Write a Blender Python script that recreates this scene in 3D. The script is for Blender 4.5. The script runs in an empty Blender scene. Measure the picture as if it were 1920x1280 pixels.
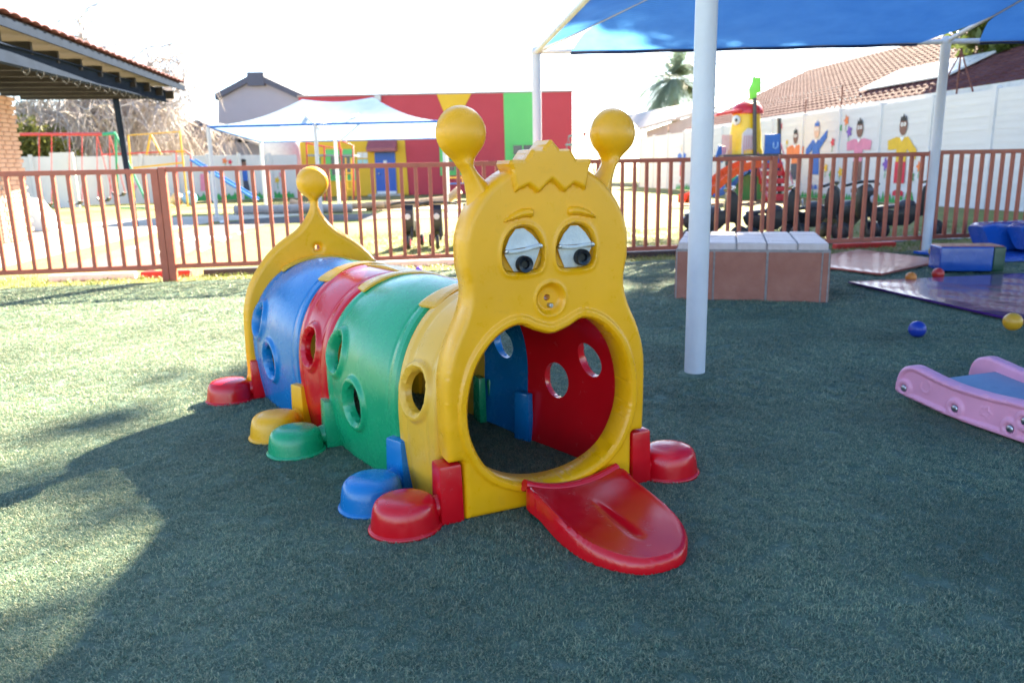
import bpy, bmesh, math, random
import numpy as np
from mathutils import Vector, Matrix, Euler
R_ = math.radians
random.seed(7); rng = np.random.default_rng(7)
scn = bpy.context.scene
C = scn.collection

# ------------------------------------------------------------------ camera, sky, sun, exposure
CAM_H, PITCH, ROLL, FPX = 1.13, R_(12.5), R_(1.12), 1453.0
cd = bpy.data.cameras.new('camera'); cam = bpy.data.objects.new('camera', cd); C.objects.link(cam)
cd.sensor_width = 36.0; cd.lens = 36.0 * FPX / 1920.0
cd.clip_start = 0.05; cd.clip_end = 3000
cd.dof.use_dof = True; cd.dof.focus_distance = 2.65; cd.dof.aperture_fstop = 3.5
fw = Vector((0, math.cos(PITCH), -math.sin(PITCH))); up0 = Vector((0, math.sin(PITCH), math.cos(PITCH))); rt0 = Vector((1, 0, 0))
rt = math.cos(ROLL) * rt0 - math.sin(ROLL) * up0
upv = math.cos(ROLL) * up0 + math.sin(ROLL) * rt0
cam.matrix_world = Matrix(((rt.x, upv.x, -fw.x, 0), (rt.y, upv.y, -fw.y, 0), (rt.z, upv.z, -fw.z, CAM_H), (0, 0, 0, 1)))
scn.camera = cam

SUN_AZ, SUN_EL = R_(30.0), R_(32.7)
world = bpy.data.worlds.new('World'); scn.world = world; world.use_nodes = True
wn = world.node_tree.nodes; wl = world.node_tree.links
sky = wn.new('ShaderNodeTexSky'); sky.sky_type = 'NISHITA'; sky.sun_disc = False
sky.sun_elevation = SUN_EL; sky.sun_rotation = SUN_AZ; sky.air_density = 1.0; sky.dust_density = 1.6; sky.ozone_density = 1.0; sky.altitude = 1500
bg = wn['Background']; bg.inputs['Strength'].default_value = 0.054
wl.new(sky.outputs[0], bg.inputs[0])
sd = bpy.data.lights.new('sun', 'SUN'); sd.energy = 5.0; sd.angle = R_(0.53); sd.color = (1.0, 0.87, 0.65)
sun = bpy.data.objects.new('sun', sd); C.objects.link(sun)
sdir = Vector((math.sin(SUN_AZ) * math.cos(SUN_EL), math.cos(SUN_AZ) * math.cos(SUN_EL), math.sin(SUN_EL)))
sun.rotation_euler = sdir.to_track_quat('Z', 'Y').to_euler(); sun.location = sdir * 60
scn.view_settings.view_transform = 'Standard'; scn.view_settings.look = 'None'
scn.view_settings.gamma = 1.0; scn.view_settings.use_curve_mapping = False
scn.view_settings.exposure = 3.4
scn.render.engine = 'CYCLES'

def ray(x, y): return fw * FPX + rt * (x - 960) - upv * (y - 640)
def gnd(x, y, z=0.0):
    """point of the ground (height z) measured from the survey picture"""
    d = ray(x, y); t = (z - CAM_H) / d.z
    return Vector((d.x * t, d.y * t, z))
def at(x, y, Y):
    d = ray(x, y); t = Y / d.y
    return Vector((d.x * t, Y, CAM_H + d.z * t))

# ------------------------------------------------------------------ materials
MATS = {}
def mat(name, col, rough=0.5, var=0.12, scale=6.0, bump=0.0, bscale=60.0, metal=0.0, spec=0.5, coat=0.0, col2=None, sss=0.0, detail=4.0, trans=None, rvar=0.1):
    if name in MATS: return MATS[name]
    m = bpy.data.materials.new(name); m.use_nodes = True
    n = m.node_tree.nodes; l = m.node_tree.links; b = n['Principled BSDF']
    tc = n.new('ShaderNodeTexCoord')
    nz = n.new('ShaderNodeTexNoise'); nz.inputs['Scale'].default_value = scale; nz.inputs['Detail'].default_value = detail; nz.inputs['Roughness'].default_value = 0.62
    l.new(tc.outputs['Object'], nz.inputs['Vector'])
    mx = n.new('ShaderNodeMix'); mx.data_type = 'RGBA'
    if col2 is None:
        a = [max(0, c * (1 - var)) for c in col]; bb = [min(1, c * (1 + var)) for c in col]
    else: a, bb = col, col2
    mx.inputs[6].default_value = (*a, 1); mx.inputs[7].default_value = (*bb, 1)
    mr = n.new('ShaderNodeMapRange'); mr.inputs[1].default_value = 0.3; mr.inputs[2].default_value = 0.7
    l.new(nz.outputs[0], mr.inputs[0]); l.new(mr.outputs[0], mx.inputs[0])
    l.new(mx.outputs[2], b.inputs['Base Color'])
    r2 = n.new('ShaderNodeMapRange'); r2.inputs[3].default_value = max(0.02, rough - rvar * rough * 1.2); r2.inputs[4].default_value = min(1, rough + rvar)
    n2 = n.new('ShaderNodeTexNoise'); n2.inputs['Scale'].default_value = scale * 3.1; n2.inputs['Detail'].default_value = 5
    l.new(tc.outputs['Object'], n2.inputs['Vector']); l.new(n2.outputs[0], r2.inputs[0]); l.new(r2.outputs[0], b.inputs['Roughness'])
    b.inputs['Metallic'].default_value = metal; b.inputs['Specular IOR Level'].default_value = spec
    b.inputs['Coat Weight'].default_value = coat; b.inputs['Coat Roughness'].default_value = 0.12
    if bump > 0:
        n3 = n.new('ShaderNodeTexNoise'); n3.inputs['Scale'].default_value = bscale; n3.inputs['Detail'].default_value = 4
        l.new(tc.outputs['Object'], n3.inputs['Vector'])
        bp = n.new('ShaderNodeBump'); bp.inputs['Strength'].default_value = bump; bp.inputs['Distance'].default_value = 0.02
        l.new(n3.outputs[0], bp.inputs['Height']); l.new(bp.outputs[0], b.inputs['Normal'])
    if trans is not None:
        tr = n.new('ShaderNodeBsdfTranslucent'); l.new(mx.outputs[2], tr.inputs[0])
        ms = n.new('ShaderNodeMixShader'); ms.inputs[0].default_value = trans
        l.new(b.outputs[0], ms.inputs[1]); l.new(tr.outputs[0], ms.inputs[2]); l.new(ms.outputs[0], n['Material Output'].inputs[0])
    MATS[name] = m
    return m

def plastic(name, col, rough=0.36):
    """rotation-moulded polyethylene: even pigment, fine orange-peel, faint scuffs and dust"""
    if name in MATS: return MATS[name]
    m = bpy.data.materials.new(name); m.use_nodes = True
    n = m.node_tree.nodes; l = m.node_tree.links; b = n['Principled BSDF']
    tc = n.new('ShaderNodeTexCoord')
    def noise(s, d=5, r=0.6, stretch=None):
        z = n.new('ShaderNodeTexNoise'); z.inputs['Scale'].default_value = s; z.inputs['Detail'].default_value = d; z.inputs['Roughness'].default_value = r
        if stretch:
            mp = n.new('ShaderNodeMapping'); mp.inputs['Scale'].default_value = stretch; mp.inputs['Rotation'].default_value = (0.4, 0.3, 0.6)
            l.new(tc.outputs['Object'], mp.inputs[0]); l.new(mp.outputs[0], z.inputs['Vector'])
        else: l.new(tc.outputs['Object'], z.inputs['Vector'])
        return z
    def rng_(src, a, b_, c, d):
        q = n.new('ShaderNodeMapRange'); q.inputs[1].default_value = a; q.inputs[2].default_value = b_; q.inputs[3].default_value = c; q.inputs[4].default_value = d
        l.new(src, q.inputs[0]); return q.outputs[0]
    def mixc(f, A, B):
        q = n.new('ShaderNodeMix'); q.data_type = 'RGBA'; l.new(f, q.inputs[0])
        for i, v in ((6, A), (7, B)):
            if hasattr(v, 'links'): l.new(v, q.inputs[i])
            else: q.inputs[i].default_value = (*v, 1)
        return q.outputs[2]
    big = noise(3.5)
    c1 = mixc(rng_(big.outputs[0], .3, .7, 0, 1), [c * .90 for c in col], [min(1, c * 1.08) for c in col])
    scr = noise(9, 8, .75, (1, 14, 3))
    c2 = mixc(rng_(scr.outputs[0], .62, .78, 0, .15), c1, [min(1, c * .7 + .07) for c in col])
    dirt = noise(14, 9, .7)
    c3 = mixc(rng_(dirt.outputs[0], .58, .75, 0, .30), c2, [c * .5 + .008 for c in col])
    l.new(c3, b.inputs['Base Color'])
    l.new(rng_(dirt.outputs[0], .35, .75, rough - .06, rough + .16), b.inputs['Roughness'])
    b.inputs['Specular IOR Level'].default_value = 0.55
    fine = noise(260, 3)
    bp = n.new('ShaderNodeBump'); bp.inputs['Strength'].default_value = .06; bp.inputs['Distance'].default_value = .004
    l.new(fine.outputs[0], bp.inputs['Height']); l.new(bp.outputs[0], b.inputs['Normal'])
    MATS[name] = m
    return m

YEL = plastic('yellow_plastic', (.86, .39, .001), .30)
RED = plastic('red_plastic', (.62, .003, .010), .18)
GRN = plastic('green_plastic', (.008, .31, .125), .24)
BLU = plastic('blue_plastic', (.002, .165, .44), .22)
YEL2 = plastic('pale_yellow_plastic', (.76, .40, .03), .3)

# ------------------------------------------------------------------ mesh helpers
def link(o, parent=None):
    C.objects.link(o)
    if parent is not None: o.parent = parent
    return o
def thing(name, label, cat, loc=(0, 0, 0), rotz=0.0, group=None):
    o = bpy.data.objects.new(name, None); o.empty_display_size = .1; link(o)
    o.location = loc; o.rotation_euler = (0, 0, rotz); tag(o, label, cat, group); return o
def tag(o, label=None, cat=None, group=None, kind=None):
    if label: o['label'] = label
    if cat: o['category'] = cat
    if group: o['group'] = group
    if kind: o['kind'] = kind
    return o
def copy_tree(o, parent=None):
    c = o.copy(); C.objects.link(c); c.parent = parent
    for ch in list(o.children): copy_tree(ch, c)
    return c

class MB:
    def __init__(s): s.v = []; s.f = []; s.m = []; s.cm = 0
    def add(s, vs, fs):
        o = len(s.v); s.v += [tuple(p) for p in vs]
        for f in fs: s.f.append([i + o for i in f]); s.m.append(s.cm)
        return s
    def box(s, c, d, rot=None, taper=(1, 1)):
        x, y, z = d[0] / 2, d[1] / 2, d[2] / 2; tx, ty = taper
        p = [Vector(q) for q in ((-x, -y, -z), (x, -y, -z), (x, y, -z), (-x, y, -z), (-x * tx, -y * ty, z), (x * tx, -y * ty, z), (x * tx, y * ty, z), (-x * tx, y * ty, z))]
        if rot is not None:
            M = rot if isinstance(rot, Matrix) else Euler(rot).to_matrix()
            p = [M @ q for q in p]
        p = [q + Vector(c) for q in p]
        return s.add(p, [(0, 3, 2, 1), (4, 5, 6, 7), (0, 1, 5, 4), (1, 2, 6, 5), (2, 3, 7, 6), (3, 0, 4, 7)])
    def tube(s, pts, r, n=10, caps=True):
        pts = [Vector(p) for p in pts]; k = len(pts)
        rr = r if hasattr(r, '__len__') else [r] * k
        vs = []; fs = []; prev = None
        for i, p in enumerate(pts):
            t = (pts[min(i + 1, k - 1)] - pts[max(i - 1, 0)])
            if t.length < 1e-9: t = Vector((0, 0, 1))
            t.normalize()
            if prev is None:
                a = Vector((0, 0, 1)) if abs(t.z) < .9 else Vector((1, 0, 0))
                u = t.cross(a).normalized()
            else:
                u = (prev - t * prev.dot(t))
                if u.length < 1e-6: u = t.orthogonal()
                u.normalize()
            w = t.cross(u); prev = u
            for j in range(n):
                a = 2 * math.pi * j / n
                vs.append(p + (u * math.cos(a) + w * math.sin(a)) * rr[i])
        for i in range(k - 1):
            for j in range(n):
                fs.append((i * n + j, i * n + (j + 1) % n, (i + 1) * n + (j + 1) % n, (i + 1) * n + j))
        if caps:
            fs.append(tuple(reversed(range(n)))); fs.append(tuple((k - 1) * n + j for j in range(n)))
        return s.add(vs, fs)
    def lathe(s, prof, n=24, c=(0, 0, 0), M=None, sx=1, sy=1):
        vs = []; fs = []; k = len(prof)
        for r, z in prof:
            for j in range(n):
                a = 2 * math.pi * j / n; p = Vector((r * math.cos(a) * sx, r * math.sin(a) * sy, z))
                if M is not None: p = M @ p
                vs.append(p + Vector(c))
        for i in range(k - 1):
            for j in range(n): fs.append((i * n + j, i * n + (j + 1) % n, (i + 1) * n + (j + 1) % n, (i + 1) * n + j))
        fs.append(tuple(reversed(range(n)))); fs.append(tuple((k - 1) * n + j for j in range(n)))
        return s.add(vs, fs)
    def sphere(s, c, r, n=20, k=12, sc=(1, 1, 1), M=None):
        prof = [(max(1e-4, r * math.sin(math.pi * i / k)), -r * math.cos(math.pi * i / k)) for i in range(k + 1)]
        S = Matrix.Diagonal(Vector(sc)); MM = S if M is None else M @ S
        return s.lathe(prof, n, c, MM)
    def prism(s, pts, axis_vec, M=None):
        """closed polygon (3D points) extruded along axis_vec"""
        a = [Vector(p) for p in pts]; b = [p + Vector(axis_vec) for p in a]; n = len(a)
        fs = [tuple(range(n)), tuple(reversed(range(n, 2 * n)))] + [((i + 1) % n, i, n + i, n + (i + 1) % n) for i in range(n)]
        return s.add(a + b, fs)
    def quad(s, *p): return s.add(p, [tuple(range(len(p)))])
    def build(s, name, mats, parent=None, smooth=None, bevel=0, world=False, recalc=True, seg=2):
        me = bpy.data.meshes.new(name); vs = s.v
        if world and parent is not None:
            L = parent.location; vs = [(p[0] - L.x, p[1] - L.y, p[2] - L.z) for p in s.v]
        me.from_pydata(vs, [], s.f)
        mats = mats if isinstance(mats, (list, tuple)) else [mats]
        for m in mats: me.materials.append(m)
        if len(mats) > 1: me.polygons.foreach_set('material_index', s.m)
        if recalc or bevel:
            bm = bmesh.new(); bm.from_mesh(me)
            if recalc: bmesh.ops.recalc_face_normals(bm, faces=bm.faces)
            if bevel:
                es = [e for e in bm.edges if len(e.link_faces) == 2 and e.calc_face_angle(0) > .5]
                bmesh.ops.bevel(bm, geom=es, offset=bevel, segments=seg, profile=.6, affect='EDGES', clamp_overlap=True)
            bm.to_mesh(me); bm.free()
        if smooth is not None:
            me.shade_smooth(); me.set_sharp_from_angle(angle=R_(smooth))
        o = bpy.data.objects.new(name, me); return link(o, parent)
def inst(name, src, parent, loc=(0, 0, 0), rot=None, scale=None):
    o = bpy.data.objects.new(name, src.data); link(o, parent); o.location = loc
    if rot is not None: o.rotation_euler = rot
    if scale is not None: o.scale = scale
    return o

# relief sheets: a plate with any outline, holes and a relief on its front, all real geometry
def poly_sdf(P):
    P = np.array(P, float)
    def f(U, V):
        sh = U.shape; u = U.ravel(); v = V.ravel(); d = np.full(u.shape, 1e9); sgn = np.zeros(u.shape, bool); n = len(P)
        for i in range(n):
            ax, ay = P[i]; bx, by = P[(i + 1) % n]; ex, ey = bx - ax, by - ay
            wx, wy = u - ax, v - ay; t = np.clip((wx * ex + wy * ey) / (ex * ex + ey * ey + 1e-12), 0, 1)
            d = np.minimum(d, (wx - ex * t) ** 2 + (wy - ey * t) ** 2)
            c = ((ay <= v) & (by > v)) | ((by <= v) & (ay > v))
            xx = ax + (v - ay) * ex / (ey if abs(ey) > 1e-12 else 1e-12)
            sgn ^= c & (u < xx)
        return (np.sqrt(d) * np.where(sgn, -1, 1)).reshape(sh)
    return f
def smin(a, b, k):
    hh = np.clip(.5 + .5 * (b - a) / k, 0, 1); return b * (1 - hh) + a * hh - k * hh * (1 - hh)
def sstep(x, a, b):
    t = np.clip((x - a) / (b - a), 0, 1); return t * t * (3 - 2 * t)
def fillet(d, r):
    q = np.clip(1 - d / r, 0, 1); return r * (1 - np.sqrt(np.clip(1 - q * q, 0, 1)))
def catmull(pts, n=8, closed=True):
    out = []; k = len(pts)
    for i in range(k if closed else k - 1):
        p = [np.array(pts[(i + j - 1) % k] if closed else pts[min(max(i + j - 1, 0), k - 1)], float) for j in range(4)]
        for q in range(n):
            t = q / n
            out.append(.5 * ((2 * p[1]) + (-p[0] + p[2]) * t + (2 * p[0] - 5 * p[1] + 4 * p[2] - p[3]) * t * t + (-p[0] + 3 * p[1] - 3 * p[2] + p[3]) * t ** 3))
    if not closed: out.append(np.array(pts[-1], float))
    return out
def sheet(name, m, parent, bounds, cell, sdf, top, bot, mapf, smooth=38):
    u0, u1, v0, v1 = bounds
    nu = int(math.ceil((u1 - u0) / cell)) + 1; nv = int(math.ceil((v1 - v0) / cell)) + 1
    U, V = np.meshgrid(np.linspace(u0, u1, nu), np.linspace(v0, v1, nv), indexing='ij')
    S = sdf(U, V); ok = S < -.35 * cell
    kq = ok[:-1, :-1] & ok[1:, :-1] & ok[1:, 1:] & ok[:-1, 1:]
    I, J = np.nonzero(kq); idx = lambda i, j: i * nv + j
    Q = np.stack([idx(I, J), idx(I + 1, J), idx(I + 1, J + 1), idx(I, J + 1)], 1)
    used = np.unique(Q); rm = np.full(nu * nv, -1); rm[used] = np.arange(len(used)); Q = rm[Q]
    u = U.ravel()[used].copy(); v = V.ravel()[used].copy(); N = len(u)
    E = np.concatenate([Q[:, [0, 1]], Q[:, [1, 2]], Q[:, [2, 3]], Q[:, [3, 0]]]); key = np.sort(E, 1); code = key[:, 0] * N + key[:, 1]
    un, inv, cnt = np.unique(code, return_inverse=True, return_counts=True); B = E[cnt[inv] == 1]
    bv = np.unique(B); e = cell * .05
    for _ in range(5):
        uu, vv = u[bv], v[bv]; s0 = sdf(uu, vv); gx = (sdf(uu + e, vv) - sdf(uu - e, vv)) / (2 * e); gy = (sdf(uu, vv + e) - sdf(uu, vv - e)) / (2 * e)
        g2 = gx * gx + gy * gy + 1e-6; st = np.clip(s0 / np.sqrt(g2), -cell, cell) / np.sqrt(g2)
        u[bv] = uu - gx * st; v[bv] = vv - gy * st
    D = np.maximum(0, -sdf(u, v)); D[bv] = 0
    A = mapf(u, v, top(u, v, D)); Bk = mapf(u, v, bot(u, v, D))
    verts = np.concatenate([A, Bk])
    faces = np.concatenate([Q, Q[:, ::-1] + N, np.stack([B[:, 1], B[:, 0], B[:, 0] + N, B[:, 1] + N], 1)])
    me = bpy.data.meshes.new(name)
    me.vertices.add(len(verts)); me.vertices.foreach_set('co', verts.astype(np.float32).ravel())
    me.loops.add(faces.size); me.loops.foreach_set('vertex_index', faces.astype(np.int32).ravel())
    me.polygons.add(len(faces)); me.polygons.foreach_set('loop_start', np.arange(0, faces.size, 4, dtype=np.int32))
    me.update(calc_edges=True); me.validate()
    bm = bmesh.new(); bm.from_mesh(me); bmesh.ops.recalc_face_normals(bm, faces=bm.faces); bm.to_mesh(me); bm.free()
    me.materials.append(m); me.shade_smooth(); me.set_sharp_from_angle(angle=R_(smooth))
    return link(bpy.data.objects.new(name, me), parent)

# ------------------------------------------------------------------ ground, turf, lawn, paths
def ground_mat(name, cols, scales, bump=.5, bscale=90, rough=.9):
    m = bpy.data.materials.new(name); m.use_nodes = True
    n = m.node_tree.nodes; l = m.node_tree.links; b = n['Principled BSDF']; tc = n.new('ShaderNodeTexCoord')
    prev = None
    for i, (c, s) in enumerate(zip(cols[1:], scales)):
        z = n.new('ShaderNodeTexNoise'); z.inputs['Scale'].default_value = s; z.inputs['Detail'].default_value = 6; z.inputs['Roughness'].default_value = .65
        l.new(tc.outputs['Object'], z.inputs['Vector'])
        r = n.new('ShaderNodeMapRange'); r.inputs[1].default_value = .4; r.inputs[2].default_value = .66; l.new(z.outputs[0], r.inputs[0])
        x = n.new('ShaderNodeMix'); x.data_type = 'RGBA'; l.new(r.outputs[0], x.inputs[0])
        if prev is None: x.inputs[6].default_value = (*cols[0], 1)
        else: l.new(prev, x.inputs[6])
        x.inputs[7].default_value = (*c, 1); prev = x.outputs[2]
    l.new(prev, b.inputs['Base Color']); b.inputs['Roughness'].default_value = rough; b.inputs['Specular IOR Level'].default_value = .25
    z = n.new('ShaderNodeTexNoise'); z.inputs['Scale'].default_value = bscale; z.inputs['Detail'].default_value = 6
    l.new(tc.outputs['Object'], z.inputs['Vector']); bp = n.new('ShaderNodeBump'); bp.inputs['Strength'].default_value = bump; bp.inputs['Distance'].default_value = .03
    l.new(z.outputs[0], bp.inputs['Height']); l.new(bp.outputs[0], b.inputs['Normal'])
    return m
LAWN = ground_mat('lawn_grass', [(.20, .22, .055), (.30, .28, .10), (.13, .18, .04), (.26, .21, .11)], [.5, 2.2, .23], .8, 70)
TURF = ground_mat('artificial_turf_base', [(.13, .20, .15), (.19, .25, .18), (.09, .14, .10)], [1.3, 14], .8, 140)
ASPH = ground_mat('bike_track_asphalt', [(.10, .10, .11), (.15, .15, .15), (.07, .07, .08)], [1.0, 40], .4, 160)
CONC = ground_mat('pale_concrete', [(.42, .40, .37), (.52, .50, .46), (.36, .34, .30)], [.8, 5], .2, 60)
SOIL = ground_mat('bare_soil', [(.24, .16, .10), (.32, .22, .14), (.17, .15, .06)], [1.4, 9], .6, 60)

def flat(name, pts, z, m, parent=None, kind='structure', thick=0.0):
    b = MB()
    if thick: b.prism([(p[0], p[1], z - thick) for p in pts], (0, 0, thick))
    else: b.quad(*[(p[0], p[1], z) for p in pts])
    o = b.build(name, m, parent)
    if not thick and o.data.polygons[0].normal.z < 0: o.data.flip_normals()
    if kind and parent is None: tag(o, kind=kind)
    return o
flat('lawn_ground', [(-900, -300), (900, -300), (900, 1500), (-900, 1500)], -.016, LAWN)
def fence_y(x): return 8.6 + (x + 3.8) * .165
turf_line = [(-9.5, 7.1), (-5.2, 7.82), (-2.73, 8.245), (2.0, 9.2), (5.6, 9.75), (12.5, 10.5)]
flat('artificial_turf', [(-9.5, -6), (12.5, -6)] + [p for p in reversed(turf_line)], 0, TURF)
flat('turf_offcut_strip', [(p[0], p[1] + .02) for p in turf_line[:4]] + [(p[0], p[1] + .34) for p in reversed(turf_line[:4])], .006, TURF)

# turf and grass blades (nobody could count them)
def blade_mat(name, c1, c2, c3):
    m = bpy.data.materials.new(name); m.use_nodes = True; n = m.node_tree.nodes; l = m.node_tree.links; b = n['Principled BSDF']
    g = n.new('ShaderNodeNewGeometry'); cr = n.new('ShaderNodeValToRGB'); l.new(g.outputs['Random Per Island'], cr.inputs[0])
    e = cr.color_ramp.elements; e[0].color = (*c1, 1); e[1].color = (*c3, 1); e[0].position = 0; e[1].position = 1
    k = cr.color_ramp.elements.new(.55); k.color = (*c2, 1)
    tc = n.new('ShaderNodeTexCoord'); z = n.new('ShaderNodeTexNoise'); z.inputs['Scale'].default_value = 1.7; z.inputs['Detail'].default_value = 6
    l.new(g.outputs['Position'], z.inputs['Vector'])
    hs = n.new('ShaderNodeHueSaturation'); mr = n.new('ShaderNodeMapRange'); mr.inputs[1].default_value = .3; mr.inputs[2].default_value = .7; mr.inputs[3].default_value = .7; mr.inputs[4].default_value = 1.3
    l.new(z.outputs[0], mr.inputs[0]); l.new(mr.outputs[0], hs.inputs['Value']); l.new(cr.outputs[0], hs.inputs['Color']); l.new(hs.outputs[0], b.inputs['Base Color'])
    b.inputs['Roughness'].default_value = .45; b.inputs['Specular IOR Level'].default_value = .5
    tr = n.new('ShaderNodeBsdfTranslucent'); l.new(hs.outputs[0], tr.inputs[0]); ms = n.new('ShaderNodeMixShader'); ms.inputs[0].default_value = .35
    l.new(b.outputs[0], ms.inputs[1]); l.new(tr.outputs[0], ms.inputs[2]); l.new(ms.outputs[0], n['Material Output'].inputs[0])
    return m
TBL = blade_mat('turf_blade', (.075, .145, .10), (.195, .285, .19), (.50, .465, .285))
GBL = blade_mat('lawn_blade', (.10, .17, .03), (.20, .26, .06), (.36, .32, .14))
def tuft(name, n, rad, ln, wd, curl, m, seed):
    r = np.random.default_rng(seed); b = MB()
    for i in range(n):
        a = r.uniform(0, 6.283); rr = rad * math.sqrt(r.uniform()); p = np.array([rr * math.cos(a), rr * math.sin(a), 0.0])
        h = r.uniform(0, 6.283); d = np.array([math.cos(h), math.sin(h), 0]); s = np.array([-d[1], d[0], 0]) * wd * r.uniform(.6, 1.1) * .5
        L = ln * r.uniform(.55, 1.1); k = 4; tilt = r.uniform(.1, .7); bend = r.uniform(.3, 1.0) * curl / k; pts = []; turn = r.uniform(-.35, .35)
        for q in range(k):
            f = 1 - .25 * q / (k - 1); pts += [p - s * f, p + s * f]
            p = p + L / (k - 1) * (d * math.sin(tilt) + np.array([0, 0, math.cos(tilt)])); tilt = min(tilt + bend, 1.95)
            p[2] = max(p[2], .004); h += turn; d = np.array([math.cos(h), math.sin(h), 0])
        b.add(pts, [(2 * q, 2 * q + 1, 2 * q + 3, 2 * q + 2) for q in range(k - 1)])
    me = bpy.data.meshes.new(name); me.from_pydata(b.v, [], b.f); me.materials.append(m); me.shade_smooth()
    return bpy.data.objects.new(name, me)
def scatter(name, pts, scl, tufts, label, cat):
    me = bpy.data.meshes.new(name); me.from_pydata([tuple(p) for p in pts], [], [])
    at_ = me.attributes.new('sc', 'FLOAT', 'POINT'); at_.data.foreach_set('value', np.asarray(scl, np.float32))
    o = link(bpy.data.objects.new(name, me)); tag(o, label, cat, kind='stuff')
    ng = bpy.data.node_groups.new(name, 'GeometryNodeTree'); ng.interface.new_socket('Geometry', in_out='INPUT', socket_type='NodeSocketGeometry'); ng.interface.new_socket('Geometry', in_out='OUTPUT', socket_type='NodeSocketGeometry')
    N = ng.nodes; Lk = ng.links; gi = N.new('NodeGroupInput'); go = N.new('NodeGroupOutput')
    ip = N.new('GeometryNodeInstanceOnPoints'); Lk.new(gi.outputs[0], ip.inputs['Points'])
    gj = N.new('GeometryNodeGeometryToInstance')
    for t in tufts:
        oi = N.new('GeometryNodeObjectInfo'); oi.inputs['Object'].default_value = t; Lk.new(oi.outputs['Geometry'], gj.inputs[0])
    Lk.new(gj.outputs[0], ip.inputs['Instance']); ip.inputs['Pick Instance'].default_value = True
    rv = N.new('FunctionNodeRandomValue'); rv.data_type = 'INT'; rv.inputs[4].default_value = 0; rv.inputs[5].default_value = len(tufts) - 1; Lk.new(rv.outputs[2], ip.inputs['Instance Index'])
    rr = N.new('FunctionNodeRandomValue'); rr.data_type = 'FLOAT_VECTOR'; rr.inputs[0].default_value = (-.06, -.06, 0); rr.inputs[1].default_value = (.06, .06, 6.283); Lk.new(rr.outputs[0], ip.inputs['Rotation'])
    na = N.new('GeometryNodeInputNamedAttribute'); na.data_type = 'FLOAT'; na.inputs[0].default_value = 'sc'; Lk.new(na.outputs[0], ip.inputs['Scale'])
    Lk.new(ip.outputs[0], go.inputs[0]); md = o.modifiers.new('scatter', 'NODES'); md.node_group = ng
    return o
def turf_y(x): return np.interp(x, [p[0] for p in turf_line], [p[1] for p in turf_line])
pts = []; scl = []
for (y0, y1, cell, s) in ((.9, 3.6, .042, 1.0), (3.6, 6.0, .062, 1.35), (6.0, 10.2, .10, 1.9)):
    yy = np.arange(y0, y1, cell)
    for y in yy:
        w = .74 * y + .5
        xs = np.arange(-w, w, cell)
        jx = xs + rng.uniform(-.6, .6, len(xs)) * cell; jy = y + rng.uniform(-.6, .6, len(xs)) * cell
        k = jy < turf_y(jx) + .3
        for a, b_ in zip(jx[k], jy[k]): pts.append((a, b_, 0.0)); scl.append(s * rng.uniform(.8, 1.15))
scatter('turf_blades', pts, scl, [tuft('turf_tuft', 104, .036, .0130, .0016, 3.6, TBL, i) for i in range(6)], 'dull green curly blades of the artificial turf play surface', 'turf')
pts = []; scl = []
for y in np.arange(8.2, 15, .12):
    xs = np.arange(-.72 * y - .3, .72 * y + .3, .12 + .012 * (y - 8)); jx = xs + rng.uniform(-.06, .06, len(xs)); jy = y + rng.uniform(-.06, .06, len(xs))
    on = (jy > turf_y(jx) + .36) & ((jy < turf_y(jx) + 1.0) | (rng.uniform(size=len(xs)) < .5))
    for a, b_ in zip(jx[on], jy[on]):
        if a < -3.0 and b_ > 9.1: continue
        pts.append((a, b_, -.016)); scl.append(rng.uniform(.6, 1.2))
scatter('lawn_blades', pts, scl, [tuft('lawn_tuft', 26, .08, .05, .006, 1.6, GBL, 40 + i) for i in range(5)], 'short yellowish lawn grass along the foot of the brown fence', 'grass')

# path, bike track, soil beyond the fence
P2 = lambda *q: [(gnd(x, y).x, gnd(x, y).y) for x, y in q]
flat('concrete_path', P2((-260, 530), (0, 500), (62, 486), (175, 460), (295, 435), (400, 415), (560, 403), (560, 396), (250, 410), (100, 424), (-260, 450)), -.012, CONC)
trk = flat('bike_track', P2((100, 505), (225, 465), (320, 437), (400, 420), (480, 409), (640, 401), (860, 397), (860, 407), (640, 412), (500, 421), (437, 437), (345, 478), (290, 505)), -.008, ASPH)
WPAINT = mat('white_road_paint', (.74, .74, .72), .7, .08, 9)
for q in (((232, 466), (262, 458), (268, 462), (240, 470)), ((288, 472), (308, 466), (310, 471), (294, 475)), ((330, 449), (352, 443), (362, 446), (340, 453)), ((337, 450), (372, 441), (384, 444), (350, 455)),
          ((372, 450), (396, 441), (408, 443), (384, 453)), ((408, 450), (424, 441), (434, 444), (418, 453)), ((368, 468), (388, 460), (396, 463), (378, 471)), ((410, 414), (424, 411), (428, 414), (414, 418)), ((444, 437), (456, 431), (462, 434), (450, 440))):
    flat('painted_dash', P2(*q), -.004, WPAINT, parent=trk)
trk2 = flat('asphalt_track', [(3.2, 11.0), (12, 12.3), (14, 16.0), (12.2, 15.8), (11, 13.2), (3.0, 11.75)], -.008, ASPH)
for a, b_ in (((7.0, 12.0), (7.7, 12.1)), ((8.2, 12.25), (8.9, 12.35)), ((6.2, 11.55), (7.0, 11.66)), ((5.3, 11.35), (6.0, 11.46))):
    flat('painted_dash', [a, b_, (b_[0] - .02, b_[1] + .12), (a[0] - .02, a[1] + .12)], -.004, WPAINT, parent=trk2)
flat('soil_strip', [(3.4, 9.95), (9, 10.7), (9, 11.15), (3.4, 10.4)], -.010, SOIL)
flat('sand_bed', [(-7.5, 24.3), (1.5, 24.0), (1.5, 26.5), (-7.5, 26.8)], -.008, mat('pale_sand', (.45, .36, .25), .95, .15, 3))
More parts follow.
